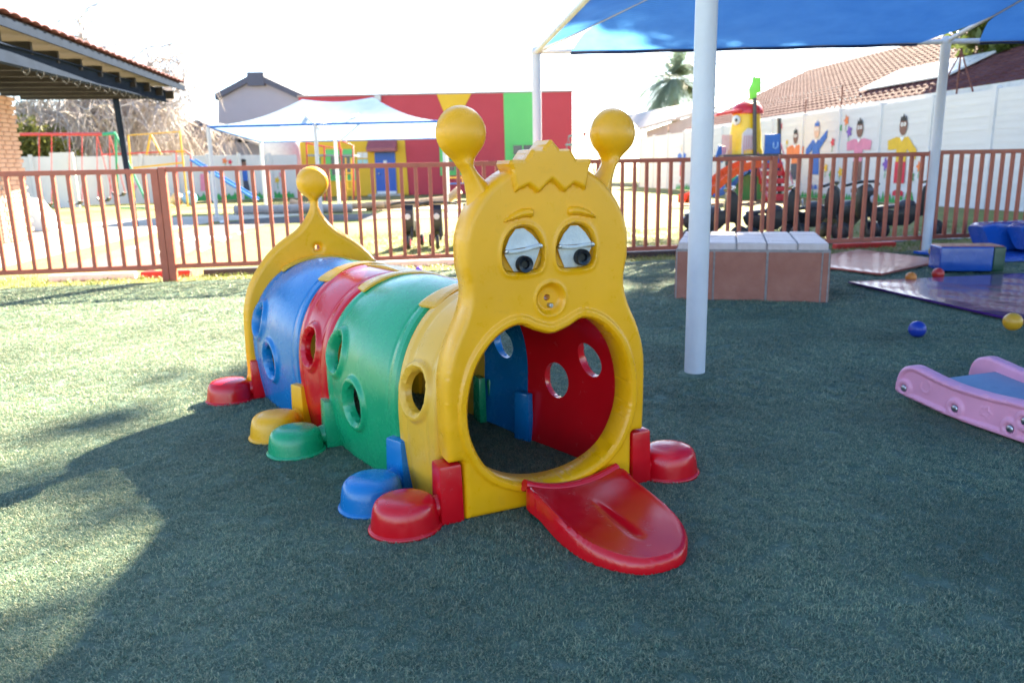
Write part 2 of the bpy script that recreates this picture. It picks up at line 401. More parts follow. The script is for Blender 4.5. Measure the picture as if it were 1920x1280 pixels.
flat('soil_bed', [(3.5, 22.8), (9.2, 22.0), (9.0, 26), (4.2, 26)], -.009, SOIL)
KRED = mat('red_kerb_paint', (.55, .03, .025), .5, .15, 8, .2)
KWHT = mat('white_kerb_paint', (.72, .72, .70), .6, .1, 8, .2)
KBLK = mat('black_kerb_paint', (.05, .05, .055), .6, .2, 8, .2)
def kerb(x0, x1, m, lab, dy=.42, z=.07):
    y0, y1 = fence_y(x0) + dy, fence_y(x1) + dy; L = math.hypot(x1 - x0, y1 - y0)
    o = MB().box((0, 0, 0), (L - .02, .11, z + .02)).build('kerb_stone', m, bevel=.012); o.location = ((x0 + x1) / 2, (y0 + y1) / 2, z / 2 - .02); o.rotation_euler.z = math.atan2(y1 - y0, x1 - x0)
    tag(o, lab, 'kerb stone', 'painted kerb stones edging the bike track')
kerb(-4.28, -3.72, KRED, 'bright red kerb stone just left of the fence post')
kerb(-5.25, -4.32, KWHT, 'white kerb stone behind the far left fence bars')
kerb(-3.6, -2.72, KBLK, 'black kerb stone just right of the fence post')
kerb(-2.68, -1.75, KWHT, 'white kerb stone behind the yellow tail of the caterpillar', .5)
kerb(-1.7, -.5, KWHT, 'white kerb stone in front of the two ride-on bikes facing us', .55)
kerb(4.4, 5.3, KRED, 'red kerb stone behind the fence below the row of black bikes', .6)
kerb(1.4, 2.4, KBLK, 'dark kerb stone behind the fence left of the white pole', .6)

# ------------------------------------------------------------------ caterpillar play tunnel
cat = thing('caterpillar_tunnel', 'yellow, green, red and blue plastic caterpillar crawl tunnel with its tongue out', 'play tunnel', (.131, 2.50, 0), R_(24.2))
half = [(.322, 0), (.322, .198), (.328, .205), (.372, .205), (.376, .31), (.376, .44), (.371, .50), (.358, .555), (.338, .61), (.313, .66), (.294, .71), (.287, .75), (.289, .79), (.299, .84)]
circ = [(.302 * math.cos(R_(a)), .872 + .288 * math.sin(R_(a))) for a in range(2, 90, 6)]
out_r = half[:4] + [tuple(c_) for c_ in catmull(half[4:] + circ[1:], 4, False)]; out = out_r + [(0, 1.16)] + [(-x, z) for x, z in reversed(out_r)]
hair = [(.136, 1.127), (.150, 1.158), (.09, 1.158), (.066, 1.190), (.030, 1.190), (0, 1.222), (-.030, 1.190), (-.066, 1.190), (-.09, 1.158), (-.150, 1.158), (-.136, 1.127), (-.124, 1.064), (-.08, 1.082), (-.046, 1.057), (0, 1.096), (.046, 1.057), (.08, 1.082), (.124, 1.064)]
mouth = catmull([(0, .600), (.06, .616), (.122, .640), (.20, .605), (.268, .52), (.302, .40), (.295, .28), (.235, .165), (.13, .102), (0, .082), (-.13, .102), (-.235, .165), (-.295, .28), (-.302, .40), (-.268, .52), (-.20, .605), (-.122, .640), (-.06, .616)], 6)
eye_pts = [(0, .076), (.032, .068), (.056, .045), (.069, .010), (.071, -.030), (.062, -.060), (.045, -.070), (0, -.073), (-.045, -.070), (-.062, -.060), (-.071, -.030), (-.069, .010), (-.056, .045), (-.032, .068)]
eyes = [(-.098, .880), (.092, .880)]
f_out = poly_sdf(out); f_hair = poly_sdf(hair); f_mouth = poly_sdf(mouth); f_eye = [poly_sdf(catmull([(x + cx, z + cz) for x, z in eye_pts], 4)) for cx, cz in eyes]
brow = [poly_sdf(catmull([(s * (.165) , .972), (s * .125, 1.000), (s * .085, 1.010), (s * .064, 1.004), (s * .066, .986), (s * .10, .983), (s * .135, .976)], 5)) for s in (-1, 1)]
NOSE = (-.002, .714)
def f_face(u, v):
    o = np.minimum(f_out(u, v), f_hair(u, v))
    hole = np.hypot((u - NOSE[0] + .004), (v - NOSE[1] - .004)) - .011
    return np.maximum(np.maximum(o, -f_mouth(u, v)), -hole)
def face_top(u, v, D):
    fo, fh, dm = f_out(u, v), f_hair(u, v), f_mouth(u, v)
    h1 = np.where(fo < .0008, -fillet(np.maximum(-fo, 0), .024), -.09); h2 = np.where(fh < .0008, .014 - fillet(np.maximum(-fh, 0), .010), -.09)
    H = np.maximum(h1, h2) - fillet(np.maximum(dm, 0), .012)
    H = H + .010 * sstep(dm, .034, .026)                     # raised lip of the mouth
    for fb in brow: H = H + .016 * np.sqrt(np.clip(1 - (1 - np.clip(-fb(u, v) / .011, 0, 1)) ** 2, 0, 1))
    for fe in f_eye:
        d = fe(u, v); H = H - .020 * sstep(d, .004, -.006) + .004 * np.exp(-((d - .008) / .006) ** 2)
    r = np.hypot(u - NOSE[0], (v - NOSE[1]) * .98)
    H = H - .020 * sstep(r, .054, .036) + .003 * np.exp(-((r - .056) / .005) ** 2)
    return H
face = sheet('face', YEL, cat, (-.40, .40, -.01, 1.25), .0042, f_face, face_top, lambda u, v, D: -.105 + fillet(D, .012), lambda u, v, H: np.stack([u, -H, v], 1))
tag(face, 'bright yellow face plate with open mouth and zigzag fringe')
for cx, cz in eyes:
    side = 1 if cx > 0 else -1; tilt = .10 if side < 0 else 0.0
    WHT = mat('eye_white_fabric', (.74, .74, .73), .7, .1, 30, .2, 120)
    e = MB()
    def pe(x, z, y): return (cx + x * math.cos(tilt) - z * math.sin(tilt), y, cz + x * math.sin(tilt) + z * math.cos(tilt))
    up_ = [(-.063, .008), (-.040, .044), (-.014, .068), (.014, .068), (.040, .044), (.063, .008)]
    lo_ = [(-.063, -.004), (-.052, -.03), (-.032, -.070), (.032, -.070), (.052, -.03), (.063, -.004)]
    e.add([pe(x, z, .012 - .010 * (1 - z / .07)) for x, z in up_] + [pe(x, z - .002, .014 - .010 * (1 - z / .07)) for x, z in up_], [tuple(range(6)), tuple(range(11, 5, -1))] + [(i, (i + 1) % 6, 6 + (i + 1) % 6, 6 + i) for i in range(6)])
    ew = e.build('eyelid', WHT, cat, bevel=.001)
    e2 = MB(); e2.add([pe(x, z, .007 + .008 * (-z / .07)) for x, z in lo_] + [pe(x, z, .012 + .008 * (-z / .07)) for x, z in lo_], [tuple(range(6)), tuple(range(11, 5, -1))] + [(i, (i + 1) % 6, 6 + (i + 1) % 6, 6 + i) for i in range(6)])
    e2.build('eye_white', WHT, cat, bevel=.001)
    MB().tube([pe(-.062, .003, -.001), pe(-.03, .004 - .004, -.005), pe(0, .0, -.006), pe(.03, .004, -.005), pe(.062, .006, -.001)], .0065, 8).build('lid_fold', WHT, cat, smooth=60)
    px, pz = (.002, -.045) if side < 0 else (.022, -.036)
    PUP = mat('pupil_black_rubber', (.012, .014, .02), .35, .3, 20)
    Mx = Matrix.Rotation(math.pi / 2, 3, 'X')
    MB().lathe([(.001, .004), (.012, .004), (.014, .014), (.0245, .018), (.027, .014), (.027, -.006), (.001, -.006)], 28, (cx + px, .002, cz + pz), Mx).build('pupil', PUP, cat, smooth=40)
    for q in (-1, 1):
        MB().lathe([(.001, 0.006), (.006, .005), (.0075, .002), (.0075, -.006), (.001, -.006)], 12, pe(q * .060, .004, -.003), Mx).build('rivet', mat('steel_bolt', (.45, .46, .5), .3, .1, 30, metal=1), cat, smooth=40)
    # clear plastic lens over the eye
    cl = MATS.get('clear_plastic')
    if cl is None:
        cl = bpy.data.materials.new('clear_plastic'); cl.use_nodes = True; nn = cl.node_tree.nodes; ll = cl.node_tree.links
        tb = nn.new('ShaderNodeBsdfTransparent'); gb = nn.new('ShaderNodeBsdfGlossy'); gb.inputs['Roughness'].default_value = .2; fr = nn.new('ShaderNodeFresnel'); fr.inputs[0].default_value = 1.06
        msx = nn.new('ShaderNodeMixShader'); ll.new(fr.outputs[0], msx.inputs[0]); ll.new(tb.outputs[0], msx.inputs[1]); ll.new(gb.outputs[0], msx.inputs[2]); ll.new(msx.outputs[0], nn['Material Output'].inputs[0]); tb.inputs[0].default_value = (.93, .94, .94, 1)
        MATS['clear_plastic'] = cl
    lp = catmull([(x * .97 + cx, z * .97 + cz) for x, z in eye_pts], 3); fl = poly_sdf(lp)
    sheet('clear_lens', cl, cat, (cx - .08, cx + .08, cz - .08, cz + .085), .006, fl, lambda u, v, D: -.010 + .030 * np.sqrt(np.clip(1 - (1 - np.clip(D / .05, 0, 1)) ** 2, 0, 1)), lambda u, v, D: -.012 + .030 * np.sqrt(np.clip(1 - (1 - np.clip(D / .05, 0, 1)) ** 2, 0, 1)), lambda u, v, H: np.stack([u, -H, v], 1))
MB().lathe([(.001, .008), (.007, .008), (.0095, .004), (.0095, -.02), (.001, -.02)], 6, (NOSE[0] + .004, .010, NOSE[1] - .022), Matrix.Rotation(math.pi / 2, 3, 'X')).build('nose_bolt', MATS['steel_bolt'], cat, bevel=.001)
# antennae: swollen lollipops behind the face plate
def puff(D, r, t): return t * np.sqrt(np.clip(1 - (1 - np.clip(D / r, 0, 1)) ** 2, 0, 1))
def f_ant(s):
    def f(u, v):
        x = u * s; ball = np.hypot(x - .270, v - 1.242) - .0815
        ax, ay, bx, by = .262, 1.15, .185, 1.0
        t = np.clip(((x - ax) * (bx - ax) + (v - ay) * (by - ay)) / ((bx - ax) ** 2 + (by - ay) ** 2), 0, 1)
        neck = np.hypot(x - ax - (bx - ax) * t, v - ay - (by - ay) * t) - (.022 + .07 * t * t)
        return smin(ball, neck, .045)
    return f
for s in (-1, 1):
    b_ = (.06, .37, .93, 1.34) if s > 0 else (-.37, -.06, .93, 1.34)
    sheet('antenna', YEL, cat, b_, .0045, f_ant(s), lambda u, v, D: puff(D, .082, .060), lambda u, v, D: -puff(D, .082, .060), lambda u, v, H: np.stack([u, .070 - H, v], 1), 80)
# joints of the tunnel: wedge-shaped rings zigzag by 24 degrees
def Jc(k): return np.array([-.0967 * k, .05 + .455 * k, 0.0])
def Jf(k): return R_(24 if k % 2 else 0)
zz = np.linspace(0, .30, 60); xa = .372 - .028 * ((.30 - zz) / .30) ** 2
th = np.linspace(0, math.pi / 2, 160)[1:]; ex = .372 * np.cos(th) ** .92; ez = .30 + .40 * np.sin(th) ** .96
AX = np.concatenate([xa, ex]); AZ = np.concatenate([zz, ez]); AS = np.concatenate([[0], np.cumsum(np.hypot(np.diff(AX), np.diff(AZ)))]); SMAX = AS[-1]
tx, tz = np.gradient(AX, AS), np.gradient(AZ, AS)
def arc(s):
    x = np.interp(s, AS, AX); z = np.interp(s, AS, AZ); a = np.interp(s, AS, tz); b = -np.interp(s, AS, tx); n = np.hypot(a, b) + 1e-9
    return x, z, a / n, b / n
def s_of_z(z): return float(np.interp(z, AZ, AS))
def panel(k, side, m, holes, name):
    a, b = Jc(k - 1), Jc(k); fa, fb = Jf(k - 1), Jf(k)
    if k == 1: a = a + np.array([0, .058, 0])
    x0 = .372 * side
    la = a + x0 * np.array([math.cos(fa), math.sin(fa), 0]); lb = b + x0 * np.array([math.cos(fb), math.sin(fb), 0]); L0 = float(np.linalg.norm(lb - la))
    H = [(s_of_z(z), t * L0, r) for z, t, r in holes]
    def sdf(s, w):
        d = np.maximum(np.maximum(.002 - s, s - (SMAX - .0015)), np.maximum(.002 - w, w - (L0 - .002)))
        for sh, wh, r in H: d = np.maximum(d, r - np.hypot((s - sh) * .93, w - wh))
        return d
    def top(s, w, D):
        e = np.minimum(w, L0 - w); h = -fillet(np.maximum(e - .002, 0), .010)
        h = h - .0045 * np.exp(-((e - .052) / .0045) ** 2) - .003 * np.exp(-((e - .066) / .004) ** 2) + .004 * sstep(e, .060, .054)
        for sh, wh, r in H:
            d = np.hypot((s - sh) * .93, w - wh) - r
            h = h * (1 - sstep(d, .04, .02)) + .015 * sstep(d, .036, .022) - .012 * 0 - fillet(np.maximum(d, 0), .016)
        return h
    def mp(s, w, h):
        x, z, nx, nz = arc(s); t = np.clip(w / L0, 0, 1); X = side * (x + nx * h)
        P = np.empty((len(s), 3))
        ca = np.cos(fa) * (1 - t) + np.cos(fb) * t; sa = np.sin(fa) * (1 - t) + np.sin(fb) * t
        bul = .018 * np.sin(math.pi * t) * (1 if L0 > .45 else .4)
        X = X + side * bul * nx; P[:, 0] = a[0] * (1 - t) + b[0] * t + X * ca; P[:, 1] = a[1] * (1 - t) + b[1] * t + X * sa
        P[:, 2] = z + nz * (h + bul); return P
    return sheet(name, m, cat, (0, SMAX, 0, L0), .0068, sdf, top, lambda s, w, D: -.030 + 0 * s, mp, 42)
HN = [(.395, .53, .068)]; HWL = [(.25, .53, .070), (.42, .83, .066)]; HWR = [(.42, .31, .068), (.29, .69, .070)]
for k, side, m, H in ((1, -1, YEL2, HN), (2, -1, GRN, HWL), (3, -1, RED, HN), (4, -1, BLU, HWL), (1, 1, RED, HWR), (2, 1, BLU, HN), (3, 1, YEL2, HWR), (4, 1, GRN, HN)):
    panel(k, side, m, H, 'arch_panel')
# yellow bow-tie clips along the top seam
bow = poly_sdf([(-.215, -.048), (-.205, -.052), (-.03, -.030), (.03, -.030), (.205, -.052), (.215, -.048), (.215, .048), (.205, .052), (.03, .030), (-.03, .030), (-.205, .052), (-.215, .048)])
for k in range(1, 5):
    c = Jc(k) + np.array([0, -.02 if k == 4 else 0, 0]); f = Jf(k)
    def mp(a_, w, h, c=c, f=f):
        x, z, nx, nz = arc(SMAX - np.abs(a_)); X = np.sign(a_) * (x + nx * h)
        return np.stack([c[0] + X * math.cos(f) - w * math.sin(f), c[1] + X * math.sin(f) + w * math.cos(f), z + nz * h], 1)
    sheet('seam_clip', YEL2, cat, (-.22, .22, -.056, .056), .007, bow, lambda u, v, D: .017 - fillet(D, .005), lambda u, v, D: .0035 + 0 * u, mp, 40)
# tail plate with its knob
tc_ = Jc(4); tpl = catmull([(-.40, .30), (-.392, .46), (-.352, .594), (-.27, .715), (-.19, .790), (-.10, .850), (-.045, .915), (-.020, .975), (-.020, 1.06), (.020, 1.06), (.020, .975), (.045, .915), (.10, .850), (.19, .790), (.27, .715), (.352, .594), (.392, .46), (.40, .30), (.40, .15), (.385, .005), (0, .0), (-.385, .005), (-.40, .15)], 5)
f_tp = poly_sdf(tpl)
def f_tail(u, v):
    d = smin(f_tp(u, v), np.hypot(u, v - 1.086) - .080, .03)
    return np.maximum(np.maximum(d, .012 - np.hypot(u, v - .755)), .012 - v)
def tail_h(u, v, D):
    ball = np.clip(1 - np.hypot(u, v - 1.086) / .085, 0, 1); return puff(D, .030, .030) + .035 * np.sqrt(np.clip(1 - (1 - ball) ** 2, 0, 1))
tail = sheet('tail', YEL, cat, (-.42, .42, 0, 1.18), .0065, f_tail, tail_h, lambda u, v, D: -tail_h(u, v, D), lambda u, v, H: np.stack([tc_[0] - .012 + u, tc_[1] + .02 - H, v], 1), 60)
tag(tail, 'yellow tail plate with a round knob on top')
# feet
def foot(k, side, m):
    c = Jc(k); f = Jf(k); rx = np.array([math.cos(f), math.sin(f), 0]) * side; ry = np.array([-math.sin(f), math.cos(f), 0])
    M = Matrix(((rx[0], ry[0], 0), (rx[1], ry[1], 0), (0, 0, 1)))
    p = c + rx * (.514, .526, .524, .53, .512)[k] + (0 if k in (0, 4) else -.025) * ry
    prof = [(.125, 0.001), (.126, .006), (.123, .011), (.117, .014), (.1145, .03), (.111, .056), (.106, .079), (.0985, .093), (.086, .103), (.062, .109), (.03, .1115), (.001, .112)]
    ft = MB().lathe(prof, 40, p, M, .97, .90).build('foot', m, cat, smooth=50)
    b = MB(); b.box(c + rx * (.366 if k == 0 else .372) + np.array([0, 0, .1]), (.082 if k == 0 else .062, .10, .20), M, (.94, .84)); bk = b.build('foot_bracket', m, cat, bevel=.010, smooth=30)
    if k: MB().box(c + rx * .312 + np.array([0, 0, .105]), (.034, .086, .21), M, (.95, .88)).build('inner_bracket', m, cat, bevel=.006, smooth=30)
    MB().tube([c + rx * .38 + np.array([0, 0, .052]), c + rx * .42 + np.array([0, 0, .050]), c + rx * .47 + np.array([0, 0, .048])], [.046, .037, .042], 16).build('foot_neck', m, cat, smooth=60)
for k, side, m in ((0, -1, RED), (1, -1, BLU), (2, -1, GRN), (3, -1, YEL), (4, -1, RED), (0, 1, RED), (1, 1, BLU), (2, 1, GRN), (3, 1, YEL), (4, 1, RED)): foot(k, side, m)
# tongue
TX, TL, TWD = .066, .535, .182
tg = poly_sdf(catmull([(-TWD * .98, .0), (-TWD * 1.02, .12), (-TWD * 1.03, .25), (-TWD * .96, .37), (-TWD * .74, .46), (-TWD * .40, .520), (0, TL), (TWD * .40, .520), (TWD * .74, .46), (TWD * .96, .37), (TWD * 1.03, .25), (TWD * 1.02, .12), (TWD * .98, 0), (0, -.004)], 6))
def tongue_base(u, v):
    q = v / TL; return .064 - .016 * q + (.034 * (1 - q) ** 1.2 + .006) * (u / TWD) ** 2
def tongue_top(u, v, D):
    h = tongue_base(u, v) - fillet(D, .016) * .9 + .001 * np.exp(-((D - .014) / .008) ** 2)
    g = np.exp(-(u / (.009 + .008 * np.clip((v - .15) / .2, 0, 1))) ** 2) * sstep(v, .10, .26) * sstep(v, .43, .36); return h - .009 * g
sheet('tongue', RED, cat, (-.21, .21, -.02, .59), .0055, tg, tongue_top, lambda u, v, D: np.maximum(.004, .03 * (1 - v / .3)) + .0 * u, lambda u, v, H: np.stack([TX + u, -.030 - v, H], 1), 45)
MB().tube([(TX + x, -.022, .058 + .038 * (x / TWD) ** 2) for x in np.linspace(-TWD * 1.02, TWD * 1.0, 16)], [.021] + [.019] * 14 + [.016], 12).build('tongue_hook', RED, cat, smooth=50)
# ------------------------------------------------------------------ brown palisade fence
FBR = mat('brown_fence_paint', (.40, .092, .052), .42, .14, 5, .12, 40)
BAR = MB().box((0, 0, 0), (.040, .040, 1.0)).build('bar_master', FBR, bevel=.004); BAR_ME = BAR.data; C.objects.unlink(BAR)
def fence(x0, x1, z0, z1, post0, post1, label, n):
    y0, y1 = fence_y(x0), fence_y(x1); L = math.hypot(x1 - x0, y1 - y0); a = math.atan2(y1 - y0, x1 - x0)
    t = thing('fence_panel', label, 'fence', (x0, y0, 0), a, 'brown steel fence panels across the playground')
    for nm, z in (('top_rail', z1 - .025), ('bottom_rail', z0 + .025)):
        MB().box((L / 2, 0, z), (L, .042, .052)).build(nm, FBR, t, bevel=.004)
    for i in range(n):
        b = bpy.data.objects.new('bar', BAR_ME); link(b, t); hgt = z1 - z0 - .1; b.location = ((i + .75) / (n + .5) * L, rng.uniform(-.003, .003), (z0 + z1) / 2); b.scale = (1, 1, hgt / 1.0)
    for on, px in ((post0, .0), (post1, L)):
        if on: MB().box((px, 0, (z1 - .03) / 2), (.075, .075, z1 + .03)).build('post', FBR, t, bevel=.006)
fence(-6.9, -3.83, .125, 1.21, False, True, 'fence panel at the far left, ending at the seam of the thick double post', 20)
fence(-3.752, -.46, .128, 1.225, True, False, 'fence panel behind the yellow tail, starting at the thick double post', 20)
fence(-.40, 3.26, .132, 1.228, False, True, 'fence panel behind the yellow face and the nearest white pole', 24)
fence(3.33, 5.38, .138, 1.245, False, False, 'fence panel in front of the row of black ride-on bikes', 13)
fence(5.41, 9.0, .145, 1.262, True, False, 'fence panel at the far right behind the blue foam cushions', 24)

# ------------------------------------------------------------------ shade canopy overhead
WPIPE = mat('white_pipe_paint', (.56, .55, .58), .38, .10, 2.5, .12, 30, col2=(.66, .65, .68))
EZ = 2.54
PL = {'far_left': (.37, 10.12), 'near_left': (1.007, 4.146), 'far_mid': (5.33, 9.93), 'near_mid': (6.05, 4.1), 'far_right': (10.6, 9.8), 'near_right': (11.2, 4.0), 'added_left': (1.64, -1.95), 'added_mid': (6.75, -2.0), 'added_right': (11.85, -2.1)}  # last three poles are invented, carrying the unseen second canopy row
can = thing('shade_canopy', 'large blue shade net canopy on tall white poles overhead at the right', 'canopy', (3.5, 7.1, 0))
for k, (x, y) in PL.items():
    o = MB().tube([(0, 0, -.05), (0, 0, .8), (0, 0, 1.7), (0, 0, EZ)], .056, 24).build('pole', WPIPE, can, smooth=40); o.location = (x - 3.5, y - 7.1, 0)
    if k == 'near_left': MB().lathe([(.105, 0), (.095, .010), (.072, .018), (.058, .020)], 24).build('turf_collar', TURF, o, smooth=60)
RZ = 3.28; rl = (2.85, 7.15, RZ); rm = (5.85, 7.05, RZ); rr_ = (8.4, 6.95, RZ)
E3 = lambda k: (*PL[k], EZ)
def pipe(a, b, r=.03, nm='rafter'): MB().tube([a, b], r, 14).build(nm, WPIPE, can, smooth=40, world=True)
for a, b in (('far_left', 'far_mid'), ('far_mid', 'far_right'), ('near_left', 'near_mid'), ('near_mid', 'near_right'), ('far_left', 'near_left'), ('far_right', 'near_right'), ('added_left', 'added_mid'), ('added_mid', 'added_right'), ('near_left', 'added_left'), ('near_right', 'added_right')): pipe(E3(a), E3(b), .03, 'eave_pipe')
for a, b in ((E3('far_left'), rl), (E3('near_left'), rl), (E3('far_mid'), rm), (E3('near_mid'), rm), (E3('far_right'), rr_), (E3('near_right'), rr_), (rl, rr_)): pipe(a, b, .027)
for k in PL: MB().sphere(E3(k), .066, 14, 8).build('pipe_elbow', WPIPE, can, smooth=60, world=True)
NET = mat('blue_shade_net', (.07, .24, .55), .75, .10, 3, .25, 300, trans=.6, col2=(.10, .30, .62))
# finely striped knit: slight colour bands along the weave
nn = NET.node_tree.nodes; nl = NET.node_tree.links; wv = nn.new('ShaderNodeTexWave'); wv.wave_type = 'BANDS'; wv.bands_direction = 'Y'; wv.inputs['Scale'].default_value = 9; wv.inputs['Distortion'].default_value = 2.5; wv.inputs['Detail'].default_value = 3
tcn = nn.new('ShaderNodeTexCoord'); nl.new(tcn.outputs['Object'], wv.inputs['Vector']); mixn = [n_ for n_ in nn if n_.bl_idname == 'ShaderNodeMix'][0]
mrn = nn.new('ShaderNodeMapRange'); mrn.inputs[3].default_value = .86; mrn.inputs[4].default_value = 1.1; nl.new(wv.outputs['Fac'], mrn.inputs[0]); hsn = nn.new('ShaderNodeHueSaturation'); nl.new(mrn.outputs[0], hsn.inputs['Value']); nl.new(mixn.outputs[2], hsn.inputs['Color'])
for n_ in nn:
    if n_.bl_idname == 'ShaderNodeBsdfPrincipled': nl.new(hsn.outputs[0], n_.inputs['Base Color'])
    if n_.bl_idname == 'ShaderNodeBsdfTranslucent': nl.new(hsn.outputs[0], n_.inputs[0])
def net(corners, name, cut0, cut1, sag=.10, nu=28, nv=16, hem=True):
    """corners: eave a, eave b, ridge b, ridge a; corner cuts at a and b along the eave; cloth sags and pulls in"""
    a, b, c, d = [Vector(p) for p in corners]; m = MB(); vs = []
    for j in range(nv + 1):
        v = j / nv
        for i in range(nu + 1):
            u = i / nu
            f0 = cut0 * max(0, 1 - v * 4.5) ** 1.0; f1 = cut1 * max(0, 1 - v * 4.5) ** 1.0
            pull = .004 * math.sin(math.pi * min(1, v * 1.0))
            uu = (f0 + pull) + u * (1 - f0 - f1 - 2 * pull)
            p = (a.lerp(b, uu)).lerp(d.lerp(c, uu), v)
            s = -sag * math.sin(math.pi * v) * math.sin(math.pi * u) ** .6 + .004 * math.sin(9 * u * math.pi + 3 * v) * (1 - v)
            vs.append(p + Vector((0, 0, s - .02)))
    fs = [(j * (nu + 1) + i, j * (nu + 1) + i + 1, (j + 1) * (nu + 1) + i + 1, (j + 1) * (nu + 1) + i) for j in range(nv) for i in range(nu)]
    m.add(vs, fs); o = m.build(name, NET, can, smooth=70, world=True)
    if hem:
        HEM = mat('navy_hem', (.006, .02, .10), .7, .2, 8)
        q = MB(); q.tube([vs[i] for i in range(nu + 1)], .026, 10); q.build('hem', HEM, o, smooth=60, world=False).location = (-can.location.x, -can.location.y, -can.location.z)
    return o
def inset(a, b, t): return tuple(Vector(a).lerp(Vector(b), t))
net((E3('far_left'), E3('far_mid'), rm, rl), 'net_panel', .085, .07)
net((E3('far_mid'), E3('far_right'), rr_, rm), 'net_panel', .075, .08)
net((E3('near_left'), E3('near_mid'), rm, rl), 'net_panel', .06, .06)
net((E3('near_mid'), E3('near_right'), rr_, rm), 'net_panel', .06, .06)
net((E3('far_left'), E3('near_left'), rl, rl), 'net_panel', .08, .08, .04, 20, 14, False)
net((E3('far_right'), E3('near_right'), rr_, rr_), 'net_panel', .08, .08, .04, 20, 14, False)

ol = (3.5, 1.05, RZ); om = (6.5, 1.05, RZ); orr = (9.0, .95, RZ)  # unseen second canopy row, added to keep sky light off turf and face
for a, b in ((E3('added_left'), ol), (E3('near_left'), ol), (E3('added_mid'), om), (E3('near_mid'), om), (E3('added_right'), orr), (E3('near_right'), orr), (ol, orr)): pipe(a, b, .027)
for A_ in ((E3('near_left'), E3('near_mid'), om, ol), (E3('near_mid'), E3('near_right'), orr, om), (E3('added_left'), E3('added_mid'), om, ol), (E3('added_mid'), E3('added_right'), orr, om)): net(A_, 'net_panel', .06, .06)
net((E3('near_left'), E3('added_left'), ol, ol), 'net_panel', .08, .08, .04, 20, 14, False)
net((E3('near_right'), E3('added_right'), orr, orr), 'net_panel', .08, .08, .04, 20, 14, False)

# ------------------------------------------------------------------ paver-clad bench block
bz = .49; bl = 1.22; bd = 1.16
ben = thing('paver_bench', 'low square bench block clad in reddish slabs with pale worn paver top', 'bench', (2.03, 6.52, 0), R_(-15.6))
MORT = mat('grey_mortar', (.30, .25, .23), .9, .2, 30, .3, 120)
SLAB = mat('red_sandstone_slab', (.30, .098, .062), .75, .22, 4, .5, 14, col2=(.40, .155, .105))
PAV = mat('worn_paver', (.52, .38, .345), .45, .2, 7, .3, 40, col2=(.64, .51, .475))
MB().box((0, bd / 2, (bz - .055) / 2), (bl + .022, bd + .022, bz - .055)).box((0, bd / 2, bz - .035), (bl - .03, bd - .03, .05)).build('core', MORT, ben)
sw = (bl - .03) / 3
def jit(): return rng.uniform(-.003, .003)
for f in range(4):
    ang = f * math.pi / 2; M = Matrix.Rotation(ang, 3, 'Z'); hw = bl / 2 if f % 2 == 0 else bd / 2; wd = bl if f % 2 == 0 else bd
    off = bd / 2 if f % 2 == 0 else bl / 2
    xs = [(-wd / 2, -wd / 2 + .30), (-wd / 2 + .315, -wd / 2 + .73), (-wd / 2 + .748, wd / 2 - .055), (wd / 2 - .045, wd / 2)]
    for a, b in xs:
        cc = M @ Vector(((a + b) / 2, -off + jit(), 0)); o = MB().box((0, 0, 0), (b - a, .035, bz - .075), None).build('face_slab', SLAB, ben, bevel=.008); o.location = (cc.x, cc.y + bd / 2, (bz - .075) / 2); o.rotation_euler.z = ang
nx_, ny_ = 5, 6
pm = MB().box((0, 0, 0), (bl / nx_ - .010, bd / ny_ - .008, .07)).build('paver_master', PAV, bevel=.016, seg=3); pme = pm.data; C.objects.unlink(pm)
for i in range(nx_):
    for j in range(ny_):
        o = link(bpy.data.objects.new('paver', pme), ben); o.location = (-bl / 2 + (i + .5) * bl / nx_, (j + .5) * bd / ny_, bz - .033 + jit()); o.rotation_euler = (jit() * 2, jit() * 2, jit())

# ------------------------------------------------------------------ mats, foam blocks, balls
def vinyl(name, col, rough=.22):
    return mat(name, col, rough, .08, 3, .35, 7, coat=.25)
def soft_mat(name, pts, z, thick, m, label, cat_, n=22, wav=.012, group=None):
    a, b, c, d = [Vector((p[0], p[1], 0)) for p in pts]; M = MB(); cen = (a + b + c + d) / 4
    vs = []; 
    for k in (0, 1):
        for j in range(n + 1):
            for i in range(n + 1):
                p = a.lerp(b, i / n).lerp(d.lerp(c, i / n), j / n); e = min(i, n - i, j, n - j) / n
                h = thick * (1 - max(0, 1 - e * 12) ** 2 * .35) + wav * (math.sin(p.x * 7 + p.y * 3) * math.sin(p.y * 9 - p.x * 2) + .6 * math.sin(p.x * 17 + 5 * p.y)) * (.5 if e > 0 else .2) if k == 0 else 0
                vs.append((p.x - cen.x, p.y - cen.y, h))
    N = (n + 1) ** 2; fs = [(j * (n + 1) + i, j * (n + 1) + i + 1, (j + 1) * (n + 1) + i + 1, (j + 1) * (n + 1) + i) for j in range(n) for i in range(n)]
    fs += [tuple(q + N for q in reversed(f)) for f in fs]
    bd_ = [i for i in range(n + 1)] + [j * (n + 1) + n for j in range(1, n + 1)] + [n * (n + 1) + i for i in range(n - 1, -1, -1)] + [j * (n + 1) for j in range(n - 1, 0, -1)]
    fs += [(bd_[(q + 1) % len(bd_)], bd_[q], bd_[q] + N, bd_[(q + 1) % len(bd_)] + N) for q in range(len(bd_))]
    o = M.add(vs, fs).build(name, m, smooth=50); o.location = (cen.x, cen.y, z); tag(o, label, cat_, group); return o
soft_mat('floor_mat', [(3.73, 7.74), (4.95, 8.78), (4.5, 10.0), (3.15, 8.9)], .02, .028, vinyl('salmon_vinyl', (.42, .10, .08), .3), 'thin salmon pink vinyl mat lying behind the orange ball', 'mat', wav=.004)
